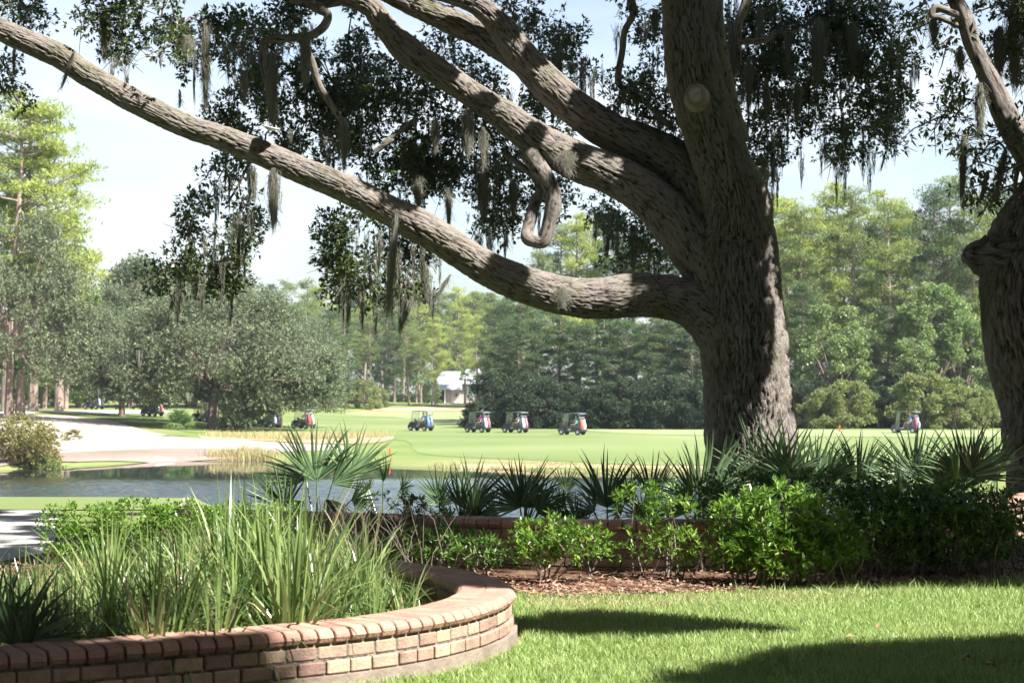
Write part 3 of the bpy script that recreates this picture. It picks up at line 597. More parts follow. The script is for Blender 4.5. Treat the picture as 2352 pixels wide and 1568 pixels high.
lit([(x, y) for x in range(620, 2300, 60) for y in (1040, 1100)], 16.4, .16)
for X in np.arange(-7, -1.8, .5):
    for Y in (20.0, 20.8, 21.6): LIT.append((X, Y, 0, .4))
lit([(x, y) for x in range(640, 2300, 80) for y in (1010, 1060)], 16.4, .2)
for k in range(34): LIT.append((random.uniform(-6.6, -3.9), random.uniform(13.6, 19.2), 0, random.uniform(.12, .4)))
lit([(x, y) for x in (1700, 1760, 1820, 2060, 2120, 2180, 2240) for y in (1020, 1070)], 16.4, .32)
lit([(x, y) for x in range(640, 1000, 60) for y in (1040, 1100)], 15.8, .35)
LA = np.array(LIT); su = np.array(SUN)
cnt = 0; random.seed(3)
while cnt < 5200:
    X, Y = random.uniform(-14, 17), random.uniform(-16, 24.5); z = random.uniform(7.5, 13.5); r = random.uniform(.35, .75); cnt += 1
    q = np.array([X, Y, z]); dv = q - LA[:, :3]; tt_ = dv @ su; dist = np.linalg.norm(dv - tt_[:, None] * su, axis=1)
    if ((dist < LA[:, 3] + r + .12) & (tt_ > 0)).any(): continue
    if Y > 0 and z - r - .3 < CZ + .228 * (Y + r) + .1 and abs(X) - r < .30 * Y + .3: continue
    p, o = ball(int(95 * r * r / .3), q, (r, r, r * .6), .1); sh.append(tufts(p, o, 6, .24, .12, .9))
# more added leaf clusters, shading lawn, hedge and palmettos
def lawn_shade(X, Y, r, t=11, z=0.0, n=None):
    sh.append(shade(X, Y, z, t, r, n or int(1000 * r * r + 80)))
for X in np.arange(1.0, 4.8, 0.22):                                    # lower right corner
    edge = np.interp(X, [.9, 1.15, 1.45, 1.8, 2.8, 4.8], [7.9, 8.45, 8.85, 9.12, 9.45, 9.7])
    sh.append(shade(X, edge - .22, 0, 8.5, .22, 110))
    if int(X / .22) % 2:
        for Y in np.arange(edge - 0.7, 5.4, -0.5): lawn_shade(X + rng.uniform(-.08, .08), Y, .45, 10)
for X, Y, r in ((0.35, 9.75, .30), (.75, 9.85, .30), (1.1, 9.9, .18), (.1, 9.9, .28), (.5, 10.15, .3), (-.25, 9.9, .3), (.85, 10.15, .12), (1.35, 9.75, .1)): lawn_shade(X, Y, r, 10)
for X in np.arange(1.9, 5.2, .5):                                     # strip at the foot of the right-hand hedge
    lawn_shade(X, 12.05 + .05 * math.sin(X * 3), .30, 10)
for X in np.arange(2.3, 5.2, .5):
    for z in (.3, .7): lawn_shade(X + rng.uniform(-.15, .15), 12.6, .27, 10, z)
for X in (1.25, 1.75, 2.2): lawn_shade(X, 12.9, .34, 10, .75)
for X, z in ((-.8, .3), (-.45, .4), (-1.2, .5)): lawn_shade(X, 12.7, .36, 10, z)
for X, Y in ((-2.3, 6.9), (-1.9, 7.1), (-1.5, 7.2), (-1.25, 7.35), (-2.6, 6.6)): lawn_shade(X, Y, .3, 10, .15)
for X, Y in ((-.35, 10.4), (-.65, 10.7), (-.95, 10.95), (-.1, 9.95)): lawn_shade(X, Y, .28, 10, .3)
for X, Y in ((-2.0, 7.6), (-1.7, 8.0), (-2.4, 7.9)): lawn_shade(X, Y, .25, 10, .4)
for k in range(46):
    X = rng.uniform(-7.2, -3.6); yy = rng.uniform(13.3, 19.6); r_ = rng.uniform(.12, .4); lawn_shade(X, yy, r_, rng.uniform(10, 20), 0, int(r_ * r_ * 700 + 12))
    lawn_shade(X + rng.uniform(.2, .5), yy + rng.uniform(-.1, .1), r_ * .8, 13, 0, int(r_ * r_ * 400 + 10))
for x, y, r in ((1200, 1130, .25), (1300, 1120, .3), (1420, 1110, .3), (1960, 1090, .25), (2200, 1100, .25), (2280, 1080, .3)): shade_at(x, y, 16.5, r, int(800 * r))
link('unseen_shade_leaves', leaf_mesh('unseen_shade_leaves', *cat(sh)), M['oak_leaf'], oak2)  # out-of-view leaves, placed for the shade they cast
unp(oak2)

# ------------------------------------------------------------------ Spanish moss
def moss(x, y, ln, wd, Y, label, tilt=0.0, dens=1.0):
    top = P(x, y, Y); s = F / Y; Ln = ln / s; Wd = wd / s
    n = int(min(650, max(50, wd * ln * 0.11) * dens)); V = []; Fq = []
    for i in range(n):
        st = random.random() ** 1.2 * .62; env = math.sin(math.pi * min(1, .18 + st * 1.1)) ** .8
        a = random.gauss(0, .26) * env; l_ = Ln * random.uniform(.12, .42)
        if st < .1: a *= .5
        z0 = -st * Ln; cx = a * Wd; dy = random.gauss(0, .2) * Wd * env; wv = random.uniform(0, 6.3); fq = random.uniform(4, 9); am = random.uniform(.004, .016)
        l_ = min(l_, Ln + z0); ww = random.uniform(.0015, .0042); ks = 6; b = len(V); dr = random.gauss(0, .05); up = random.gauss(0, .3)
        for k in range(ks):
            t = k / (ks - 1); zz = z0 - l_ * t; ct = 1 - .75 * min(1, -zz / Ln)
            xx = cx * ct + tilt * -zz + math.sin(wv + t * fq) * am + dr * t * l_; w_ = ww * (1 - t * .7)
            V.append((xx - w_, dy, zz)); V.append((xx + w_, dy + w_ * up, zz + w_ * up))
            if k: Fq.append((b + 2 * k - 2, b + 2 * k - 1, b + 2 * k + 1, b + 2 * k))
    for i in range(n // 3):                     # curly side wisps
        st = random.random() * .8; ang = random.choice((-1, 1)) * random.uniform(.3, 1.3); z0 = -st * Ln; l_ = random.uniform(.04, .12); cx = random.gauss(0, .25) * Wd * (1 - .7 * st); b = len(V)
        for k in range(3):
            t = k / 2; xx = cx + tilt * -z0 + math.sin(ang) * l_ * t; zz = z0 - math.cos(ang) * l_ * t - .03 * t * t
            V.append((xx - .0015, 0, zz)); V.append((xx + .0015, .001, zz + .001))
            if k: Fq.append((b + 2 * k - 2, b + 2 * k - 1, b + 2 * k + 1, b + 2 * k))
    o = link('spanish_moss', np_mesh('spanish_moss', np.array(V), np.array(Fq)), M['moss']); o.location = top
    tag(o, label, 'moss', 'Spanish moss hanging from the oaks')
MO = [
 (472, 45, 220, 22, 23, 'long dark rope of grey moss hanging against the sky left of the crown'),
 (240, 20, 130, 26, 23, 'grey moss strand hanging through the upper left leaf cluster'),
 (430, 80, 60, 50, 23, 'ragged grey moss fringe under the upper left leaf cluster', ),
 (170, 120, 100, 10, 22.5, 'thin grey moss wisp trailing down across the low limb near its left end', -.35),
 (32, 108, 80, 10, 22.5, 'short moss wisp under the low limb beside the left edge'),
 (413, 205, 50, 7, 23.5, 'small pointed moss scrap standing against the sky just above the low limb'),
 (560, 160, 90, 16, 23.5, 'pale moss strand hanging in the left part of the crown above the limb'),
 (700, 60, 150, 24, 23.4, 'pale moss streamer draped from the crooked high branch'),
 (625, 120, 190, 34, 23.6, 'wide dark moss curtain hanging down from the crooked high branch'),
 (628, 385, 160, 34, 22.5, 'bushy tapering moss tuft hanging below the low limb under the lamp'),
 (585, 385, 90, 12, 22.6, 'thin moss strand just left of the bushy tuft below the limb'),
 (790, 270, 130, 24, 23.8, 'pale tapering moss hank hanging between the low limb and the middle limb'),
 (440, 560, 100, 16, 24.3, 'pale moss strand running down the front of the low hanging leaf cluster', -.25),
 (405, 660, 110, 8, 24.3, 'very thin moss wisp dangling from the low hanging leaf cluster over the far oak', -.25),
 (910, 480, 280, 18, 22.8, 'longest moss strand hanging from the low limb down in front of the far pines', -.08),
 (950, 680, 90, 14, 24, 'slanting dark moss wisp below the crown over the far pines', -.4),
 (1035, 630, 75, 14, 23.2, 'slanting pale moss wisp hanging below the low limb bend', -.6),
 (975, 600, 100, 26, 24.5, 'loose moss fringe under the lower crown cluster left of the limb bend'),
 (1075, 250, 120, 34, 23.9, 'thick pale moss beard under the middle limb'),
 (1110, 290, 110, 20, 23.9, 'narrow pale moss beard just right of the thick one under the middle limb'),
 (1000, 270, 90, 24, 24.6, 'sunlit moss strand in the bright spray of leaves'),
 (960, 400, 100, 22, 24.8, 'moss strand hanging in the crown gap above the low limb'),
 (1030, 430, 100, 20, 24.8, 'moss strand against pale sky above the bend in the low limb'),
 (1110, 400, 130, 40, 25, 'heavy dark moss curtain left of the curled branch'),
 (1180, 410, 100, 30, 25, 'dark moss tuft right beside the curled branch'),
 (1300, 345, 60, 60, 23.6, 'shaggy moss mat slung over the middle limb above the curled branch'),
 (1290, 660, 50, 50, 23.2, 'brown tangle of moss and fern clinging to the sunlit part of the low limb'),
 (1505, 20, 70, 30, 24, 'pale moss tuft beside the upper trunk on its left'),
 (1515, 250, 60, 22, 24.2, 'small moss hank in the leaves left of the trunk'),
 (1455, 520, 120, 24, 26.5, 'thin moss fringe on the pale leaf cluster framed by the two lower limbs'),
 (1685, 50, 150, 26, 24.8, 'moss streamer on the dark broken branch right of the trunk'),
 (1720, 130, 140, 22, 25, 'slim moss streamer hanging right of the trunk, second from it'),
 (1760, 180, 110, 20, 25, 'short moss streamer in the right crown, third from the trunk'),
 (1810, 60, 120, 18, 25, 'moss strand high in the middle of the right crown'),
 (1880, 40, 170, 60, 25, 'broad grey moss mass in the right crown'),
 (1830, 190, 100, 26, 25, 'pale moss hank low in the right crown'),
 (1960, 50, 120, 30, 25, 'moss beard in the right half of the right crown'),
 (2035, 345, 60, 5, 25.5, 'tiny moss thread hanging below the right crown in open sky', -.25),
 (1775, 370, 60, 14, 25, 'moss wisp at the lowest tip of the right crown'),
 (1745, 10, 90, 24, 25, 'moss tuft at the top edge of the picture right of the trunk'),
 (2145, 40, 70, 30, 17.6, 'thin moss hanging from the looped twig of the right edge oak'),
 (2205, 110, 60, 30, 17.6, 'moss under the upper limb of the right edge oak'),
 (2250, 190, 140, 26, 17.8, 'moss strand below the right edge limb, beneath its sunlit patch'),
 (2215, 300, 180, 16, 17.6, 'long narrow moss rope hanging in open sky left of the right edge limb', -.04),
 (2330, 0, 230, 60, 18.4, 'wide moss curtain behind the right edge limb'),
 (2295, 60, 140, 40, 18.5, 'grey moss mass between the right edge limb and the picture edge'),
 (2310, 340, 130, 20, 17.6, 'dark moss rope leaning left above the right edge trunk', -.2),
 (2270, 390, 90, 12, 17.6, 'thin moss rope next to the dark leaning one above the right edge trunk', -.25),
 (2270, 590, 190, 34, 17.3, 'grey moss sheet hanging down the left side of the right edge trunk', -.06)]
for m_ in MO:
    x, y, ln, wd, Y, lb = m_[:6]; moss(x, y, ln, wd, Y, lb, m_[6] if len(m_) > 6 else 0.0, 1.5)

V = []; Fq = []; random.seed(77)
for k in range(420):
    bl = random.choice(main_blobs[8:]); x = bl[0] + random.gauss(0, bl[2] * .6); y = bl[1] + random.uniform(-.3, .9) * bl[3]; p = P(x, y, bl[5] - random.uniform(.2, 1.2)); Ln = random.uniform(.2, .9); Wd = random.uniform(.04, .14)
    for i in range(int(14 + Ln * 40)):
        st = random.random() * .6; l_ = Ln * random.uniform(.15, .4); cx = random.gauss(0, .3) * Wd * (1 - st); wv = random.uniform(0, 6); b = len(V); ww = random.uniform(.002, .004)
        for j in range(4):
            t = j / 3; xx = p.x + cx * (1 - .5 * t) + math.sin(wv + 5 * t) * .01; zz = p.z - st * Ln - l_ * t; w_ = ww * (1 - .7 * t)
            V += [(xx - w_, p.y, zz), (xx + w_, p.y, zz)]
            if j: Fq.append((b + 2 * j - 2, b + 2 * j - 1, b + 2 * j + 1, b + 2 * j))
tag(link('moss_wisps', np_mesh('moss_wisps', np.array(V), np.array(Fq)), M['moss']), 'countless small wisps of grey moss all through the oak crown', 'moss', kind='stuff')
# landscape lamp clamped on the low limb, and its cable
lp = empty('limb_spotlight', P(609, 318, 22.7), label='small white dish spotlight clamped on top of the low limb', cat='lamp')
M['lamp'] = mat('lamp_metal', (0.75, 0.77, 0.8), 0.35, metal=0.3); M['black'] = mat('black_plastic', (0.03, 0.03, 0.035), 0.5)
mb = MB(); mb.tube([(0, 0, -.04), (0.01, 0, .06), (.05, 0, .1)], .012, 8); mb.build('stem', M['black'], lp)
mb = MB(); mb.lathe([(.02, 0), (.07, .02), (.125, .045), (.13, .052), (.12, .05), (.02, .03)], (0, 0, 0), 20); o = mb.build('dish', M['lamp'], lp, True); o.location = (.06, 0, .1); o.rotation_euler = (R(8), R(14), 0)
mb = MB(); mb.tube([P(1490, 628, 23.72), P(1512, 650, 23.50), P(1528, 678, 23.42), P(1538, 705, 23.42), P(1548, 728, 23.55)], .006, 6)
mb.tube([P(1556, 716, 23.40), P(1570, 722, 23.36), P(1584, 720, 23.4)], .007, 6)
tag(mb.build('cable', M['black']), 'thin black cable wrapped over the low limb close to the trunk', 'cable')

# ------------------------------------------------------------------ brick walls
def polyline2(pts, step):
    A = np.array(pts, float); out = spline(np.c_[A, np.zeros(len(A))], 0.02)[:, :2]
    s = np.concatenate([[0], np.cumsum(np.linalg.norm(np.diff(out, axis=0), axis=1))]); return out, s
class Arc:
    def __init__(s, pts):
        s.c, s.s = polyline2(pts, .02); s.L = s.s[-1]; s.t = unit(np.gradient(s.c, axis=0)); s.n = np.stack([s.t[:, 1], -s.t[:, 0]], 1)
    def at(s, q, off, z):
        q = max(0, min(s.L, q)); c = [np.interp(q, s.s, s.c[:, k]) for k in (0, 1)]; n_ = [np.interp(q, s.s, s.n[:, k]) for k in (0, 1)]
        return (c[0] + n_[0] * off, c[1] + n_[1] * off, z)
def arc_wall(name, pts, top, width, courses, parent_kw, step0=False, cap_w=.34, gb=-0.05, pitch=.1, bl0=.203):
    A = Arc(pts); root = empty(name, tuple(A.at(A.L / 2, 0, 0)), **parent_kw); ch = .070
    # caps: two bullnose headers per slot
    mb = MB(); q = 0
    while q < A.L - pitch:
        for sd in (1, -1):
            hw = cap_w / 2; g_ = .003; dz = random.uniform(-.0015, .0015); do = random.uniform(-.003, .003)
            prof = [(g_, top - ch + .004), (hw - .030, top - ch + .004), (hw - .010, top - ch + .012), (hw + do, top - ch * .55), (hw - .004, top - .026), (hw - .016, top - .010), (hw - .036, top - .001), (hw - .05, top), (g_, top)]
            q0 = q + .004; q1 = q + pitch - .005
            rows = []
            for qq, ins in ((q0, .004), (q0 + .004, 0), ((q0 + q1) / 2, 0), (q1 - .004, 0), (q1, .004)):
                rows.append([A.at(qq, sd * (o_ - ins), z_ + dz - (ins if z_ > top - .03 else -ins) * .8) for o_, z_ in prof])
            k = len(prof); vs = [v for r_ in rows for v in r_]; fs = []
            for i in range(len(rows) - 1):
                for j in range(k):
                    f = (i * k + j, i * k + (j + 1) % k, (i + 1) * k + (j + 1) % k, (i + 1) * k + j); fs.append(f if sd < 0 else f[::-1])
            fs.append(tuple(range(k)) if sd > 0 else tuple(range(k))[::-1]); e = tuple((len(rows) - 1) * k + j for j in range(k)); fs.append(e[::-1] if sd > 0 else e)
            mb.add(vs, fs)
        q += pitch
    cp = mb.build('cap', M['cap'], root, smooth=False)
    # courses
    mb = MB(); cz = top - ch - .008
    for ci in range(courses):
        z1 = cz - .068 * ci; z0 = z1 - .058; q = -(ci % 2) * bl0 / 2; bl = bl0
        while q < A.L:
            for sd in (1, -1):
                hw = width / 2 + random.uniform(-.003, .004) + (0.008 if ci == courses - 1 and step0 else 0)
                q0 = max(0, q + .005); q1 = min(A.L, q + bl - .005)
                if q1 - q0 < .03: continue
                vs = []; 
                for qq, e in ((q0, 1), (q0 + .006, 0), (q1 - .006, 0), (q1, 1)):
                    for o_, z_ in ((hw - .09, z0), (hw - .005 - e * .004, z0 + e * .003), (hw - e * .004, z0 + .006), (hw - e * .004, z1 - .006), (hw - .005 - e * .004, z1 - e * .003), (hw - .09, z1)):
                        vs.append(A.at(qq, sd * o_, z_ + random.uniform(-.0012, .0012)))
                fs = []
                for i in range(3):
                    for j in range(6):
                        f = (i * 6 + j, i * 6 + (j + 1) % 6, (i + 1) * 6 + (j + 1) % 6, (i + 1) * 6 + j); fs.append(f if sd < 0 else f[::-1])
                fs.append(tuple(range(6)) if sd > 0 else tuple(range(6))[::-1]); e = tuple(18 + j for j in range(6)); fs.append(e[::-1] if sd > 0 else e)
                mb.add(vs, fs)
            q += bl; bl = bl0 * random.uniform(.82, 1.15)
    mb.build('brickwork', M['brick'], root)
    # mortar core
    def strip(nm, hw, z0, z1, m):
        mb = MB(); N = int(A.L / .05); vs = []; rng_ = np.linspace(0, A.L, N)
        for qq in rng_:
            vs += [A.at(qq, hw, z0), A.at(qq, hw, z1), A.at(qq, -hw, z1), A.at(qq, -hw, z0)]
        fs = [(i * 4 + j, (i + 1) * 4 + j, (i + 1) * 4 + (j + 1) % 4, i * 4 + (j + 1) % 4) for i in range(N - 1) for j in range(4)] + [(0, 1, 2, 3), tuple((N - 1) * 4 + j for j in (3, 2, 1, 0))]
        mb.add(vs, fs); return mb.build(nm, m, root)
    strip('mortar', width / 2 - .008, gb, top - .012, M['mortar'])
    if step0: strip('footing', width / 2 + .028, gb, top - ch - .008 - .068 * courses + .004, M['concrete'])
    for c in root.children: c.matrix_parent_inverse = Matrix.Translation(-root.location)
    return A
outer = [(-3.6, 6.1), (-3.1, 6.42), (-2.6, 6.72), (-2.07, 7.03), (-1.53, 7.34), (-.955, 7.70), (-.636, 7.94), (-.40, 8.2), (-.2, 8.52), (-.06, 8.88), (.015, 9.25), (.015, 9.6), (-.05, 9.92), (-.19, 10.28), (-.42, 10.66), (-.72, 11.0), (-1.05, 11.28), (-1.6, 11.6), (-2.3, 11.82), (-3.2, 11.95), (-4.0, 11.95)]
oa = np.array(outer); tt = unit(np.gradient(oa, axis=0)); nn = np.stack([-tt[:, 1], tt[:, 0]], 1)
centre = (oa + nn * .165)[:-3]
A1 = arc_wall('planter_wall', centre, .28, .285, 2, dict(label='curved low brick planter wall with bullnose cap sweeping around the tall grass', cat='wall'), True, .33, -.06, .08, .135)
wall2 = [(-2.75, 14.35), (-2.32, 14.3), (-1.30, 13.9), (-.086, 13.4), (.826, 13.15), (1.8, 13.3), (2.9, 13.95), (3.7, 14.8), (4.5, 15.9), (5.2, 17)]
A2 = arc_wall('garden_wall', wall2, .373, .26, 5, dict(label='long low brick wall running behind the azaleas in front of the palmettos', cat='wall'), False, .32, -.06)
# soil inside the planter
bm = bmesh.new(); inner = [tuple(p) for p in (oa + nn * .2)]; bm.faces.new([bm.verts.new((p[0], p[1], .08)) for p in inner]); me = bpy.data.meshes.new('planter_soil'); bmesh.ops.recalc_face_normals(bm, faces=bm.faces[:]); bm.to_mesh(me); bm.free()
tag(link('planter_soil', me, M['soil']), kind='structure')

# ------------------------------------------------------------------ mulch bed, lawn, fallen leaves
front = [(-.3, 12.0), (0.0, 11.45), (.3, 11.25), (.8, 11.35), (1.3, 11.5), (1.9, 11.75), (2.6, 12.0), (3.4, 12.25), (4.2, 12.5), (5.6, 12.9)]
back = [(5.6, 17.5), (4.3, 15.9), (3.5, 14.8), (2.8, 14.0), (1.8, 13.35), (.8, 13.1), (-.1, 13.4), (-1.3, 13.9), (-2.4, 14.3), (-4.0, 14.4), (-4.3, 13.0), (-4.2, 12.2), (-2.3, 12.0), (-1.0, 11.5)]
drape('mulch_bed', front + back, M['mulch_base'], .01, 1.0)
def front_y(x): return np.interp(x, [p[0] for p in front], [p[1] for p in front])
n = 9000; X = rng.uniform(-.5, 5.4, n); Y = front_y(X) + np.abs(rng.normal(0, .55, n)) - .06; keep = Y < 14; X = X[keep]; Y = Y[keep]; n = len(X)
D = rdir(n) * [1, 1, .25]; tag(link('mulch_chips', leaf_mesh('chips', np.stack([X, Y, rng.uniform(.012, .05, n)], 1), D, rdir(n) * .5 + [0, 0, 1.], rng.uniform(.02, .075, n), rng.uniform(.008, .022, n)), M['mulch']), 'rust and tan bark mulch under the azaleas', 'mulch', kind='stuff')
n = 1500; X = rng.uniform(-4.4, -3.0, n); Y = rng.uniform(12.1, 13.2, n); D = rdir(n) * [1, 1, .25]
tag(link('mulch_chips', leaf_mesh('chips', np.stack([X, Y, rng.uniform(.012, .05, n)], 1), D, rdir(n) * .5 + [0, 0, 1.], rng.uniform(.02, .075, n), rng.uniform(.008, .022, n)), M['mulch']), 'strip of rust mulch beside the concrete path at left', 'mulch', kind='stuff')
def blades(X, Y, Z, L, Wd, lean):
    n = len(X); az = rng.uniform(0, 2 * math.pi, n); d = np.stack([np.cos(az), np.sin(az), np.zeros(n)], 1); sd = np.stack([-np.sin(az), np.cos(az), np.zeros(n)], 1)
    rot = rng.uniform(0, math.pi, n); sd = unit(sd * np.cos(rot)[:, None] + d * np.sin(rot)[:, None])
    p0 = np.stack([X, Y, Z], 1); L = L[:, None]; W_ = Wd[:, None]; le = lean[:, None]; up = np.array([0, 0, 1.])
    p1 = p0 + up * L * .5 + d * L * le * .25; p2 = p0 + up * L * (1 - le * .3) + d * L * le
    V = np.stack([p0 - sd * W_ / 2, p0 + sd * W_ / 2, p1 + sd * W_ * .4, p1 - sd * W_ * .4, p2 + sd * W_ * .06, p2 - sd * W_ * .06], 1).reshape(-1, 3)
    b = np.arange(n)[:, None] * 6; Q = np.concatenate([b + [0, 1, 2, 3], b + [3, 2, 4, 5]], 0)
    return np_mesh('blades', V, Q)
n = 260000; X = rng.uniform(-1.6, 4.6, n); Y = rng.uniform(6.6, 12.9, n)
k = (np.abs(X) < .31 * Y + .3) & (Y < front_y(np.maximum(X, 0.02)) + .02 + rng.normal(0, .05, n))
ox = np.interp(Y, oa[3:13, 1], oa[3:13, 0]); k &= (X > ox + .04)
pat = np.array([noise.noise(Vector((x * 1.3, y * 2.2, 0))) + .5 * noise.noise(Vector((x * 4, y * 5, 3))) for x, y in zip(X[k], Y[k])])
X = X[k]; Y = Y[k]; dist = front_y(np.maximum(X, 0.02)) - Y
bare = np.exp(-((dist - .35) / .28) ** 2) * (X < 2.4) * .9
k2 = rng.uniform(0, 1, len(X)) > bare * (.45 + pat); X = X[k2]; Y = Y[k2]; pat = pat[k2]; n = len(X)
hL = rng.uniform(.025, .06, n) * (1 + .3 * pat); far = Y > 11.3; hL[far & (rng.uniform(0, 1, n) < .06)] *= 1.9
me = blades(X, Y, np.zeros(n), hL, rng.uniform(.0035, .0065, n), rng.uniform(.1, .8, n))
tag(link('lawn_grass', me, M['turf']), 'short bright lawn grass in front of the mulch bed and planter', 'grass', kind='stuff')
n = 16000; X = rng.uniform(.1, 3.2, n); dd = np.abs(rng.normal(.38, .26, n)) + .03; Y = front_y(X) - dd; k = rng.uniform(0, 1, n) < np.clip(1.25 - X / 3.0, 0, 1); X = X[k]; Y = Y[k]; n = len(X)
M['straw'] = mat('dry_turf', (.34, .30, .14), .7, island=(.55, .46, .30), trans=.3)
tag(link('dry_grass', blades(X, Y, np.zeros(n), rng.uniform(.02, .045, n), rng.uniform(.003, .006, n), rng.uniform(.4, 1.4, n)), M['straw']), 'straw coloured thin turf along the edge of the mulch', 'grass', kind='stuff')
M['leaf_litter'] = mat('fallen_leaf', (0.30, 0.12, 0.05), .7, island=(.42, .24, .12))
for i, (x, y, lb) in enumerate([(2228, 1532, 'curled brown leaf lying in the shaded lawn at lower right'), (2268, 1546, 'smaller brown leaf just right of the curled one in the shaded lawn'), (2022, 1453, 'orange leaf on the sunny lawn near the mulch edge'), (1998, 1503, 'tan leaf on the sunny lawn above the shadow edge'), (1750, 1545, 'pale brown leaf in the shaded lawn below the shadow corner'), (1565, 1650, 'tan leaf near the bottom edge'), (2278, 1462, 'small leaf on the lawn near the right edge')][:5] + [(1955, 1482, 'orange leaf left of the tan one on the sunny lawn')]):
    p = gp(x, y); k = 7; vs = []; L_ = .055
    for a in range(5):
        t = a / 4; w_ = math.sin(math.pi * (t * .9 + .05)) * .022
        vs += [(-w_, t * L_ - .02, .03 + .012 * math.sin(t * 3)), (0, t * L_ - .02, .022 + .012 * math.sin(t * 3)), (w_, t * L_ - .02, .03 + .012 * math.sin(t * 3))]
    fs = [(a * 3 + j, a * 3 + j + 1, a * 3 + j + 4, a * 3 + j + 3) for a in range(4) for j in range(2)]
    mb = MB(); mb.add(vs, fs); o = mb.build('fallen_leaf', M['leaf_litter'], None, True); o.location = p + Vector((0, 0, .012)); o.rotation_euler = (R(random.uniform(-20, 20)), R(random.uniform(-20, 20)), random.uniform(0, 6)); o.scale = (1.3, .8, 1.2) if i < 2 else (.8,) * 3
    tag(o, lb, 'leaf', 'fallen leaves on the lawn')

# ------------------------------------------------------------------ long-bladed grass in the planter
def clump_mesh(nb, L, spread, wd=.011, wind=-.15):
    """arching strap leaves, 6 cross rows each, folded along the middle"""
    V = []; Q = []
    for i in range(nb):
        az = random.uniform(0, 2 * math.pi); r0 = random.uniform(0, .07) ; p = Vector((math.cos(az) * r0, math.sin(az) * r0, 0))
        az2 = az + random.gauss(0, .5); le = abs(random.gauss(0, spread)); l_ = L * random.uniform(.55, 1.1); w_ = wd * random.uniform(.6, 1.2)
        d = Vector((math.cos(az2), math.sin(az2), 0)); s_ = Vector((-d.y, d.x, 0)); tw = random.uniform(-.9, .9); sd = (s_ * math.cos(tw) + d * math.sin(tw)); b = len(V); K = 6
        for k in range(K):
            t = k / (K - 1); ang = le * (0.35 + 1.25 * t ** 1.7)
            if k: p = p + (d * math.sin(ang) + Vector((wind * t, 0, 0)) * .4 + Vector((0, 0, math.cos(ang)))) * (l_ / (K - 1))
            ww = w_ * (1 - t ** 2.2) * .5 + .0006
            V += [tuple(p - sd * ww), tuple(p + sd * ww)]
            if k: Q.append((b + 2 * k - 2, b + 2 * k - 1, b + 2 * k + 1, b + 2 * k))
    return np_mesh('clump', np.array(V), np.array(Q))
protos = [clump_mesh(62, .62, 1.0, .015), clump_mesh(72, .55, 1.25, .012), clump_mesh(46, .76, .75, .020), clump_mesh(70, .5, 1.35, .012), clump_mesh(52, .70, .9, .017)]
dry = [clump_mesh(7, .5, .9, .008), clump_mesh(5, .55, .6, .009)]
for m_ in protos: m_.materials.append(M['blade'])
for m_ in dry: m_.materials.append(M['dry'])
spots = []
def inside(x, y):
    if y < 7.6 or y > 11.4: return False
    xr = np.interp(y, [7.2, 7.7, 8.2, 8.8, 9.4, 9.9, 10.4, 11.0, 11.4], [-2.3, -1.35, -.85, -.55, -.5, -.65, -.9, -1.4, -1.9])
    return x < xr and x > -.31 * y - .25
random.seed(11)
tries = 0
while len(spots) < 110 and tries < 9000:
    tries += 1; x, y = random.uniform(-3.4, -.4), random.uniform(7.6, 11.4)
    if inside(x, y) and all((x - a) ** 2 + (y - b_) ** 2 > .165 ** 2 for a, b_ in spots): spots.append((x, y))
spots.sort(key=lambda p: p[1])
GL = 'clump of arching strap leaved grass growing in the brick planter'
for i, (x, y) in enumerate(spots):
    px = CX + x / y * F
    big = (1.0 if 420 < px < 720 else .82)
    k = random.choice([0, 1, 2, 3, 4]); 
    if 450 < px < 680 and y < 9.6: k = random.choice([2, 4, 0])
    if px > 760 or px < 160: k = random.choice([1, 3, 0])
    yt = np.interp(px, [0, 100, 200, 330, 400, 470, 700, 760, 850, 950, 1050], [1300, 1310, 1280, 1250, 1235, 1195, 1185, 1235, 1240, 1290, 1360])
    ht = CZ - (yt - HY) / F * y - .08; big = max(.45, min(1.45, ht / ([.58, .5, .74, .45, .66][k] * .80))) * (random.uniform(.62, .9) if random.random() < .72 else random.uniform(.9, 1.12))
    e = empty('grass_clump', (x, y, .08), random.uniform(0, 6), big)
    rowt = 'front' if y < 8.6 else ('middle' if y < 9.9 else 'rear')
    side = 'near the left edge' if px < 250 else ('left of the tallest blades' if px < 450 else ('among the tallest blades' if px < 700 else 'towards the dark rounded end'))
    rk = sorted([q for q in spots if ('front' if q[1] < 8.6 else ('middle' if q[1] < 9.9 else 'rear')) == rowt], key=lambda q: q[0] / q[1]).index((x, y))
    tag(e, f'{ORD[rk]} from the left of the strap leaved clumps in the {rowt} rows of the planter', 'grass clump', 'strap leaved grass clumps in the planter')
    o = bpy.data.objects.new('leaf_blades', protos[k]); C.objects.link(o); o.parent = e
    if random.random() < .75:
        o = bpy.data.objects.new('dry_blades', random.choice(dry)); C.objects.link(o); o.parent = e; o.rotation_euler = (0, 0, 1)

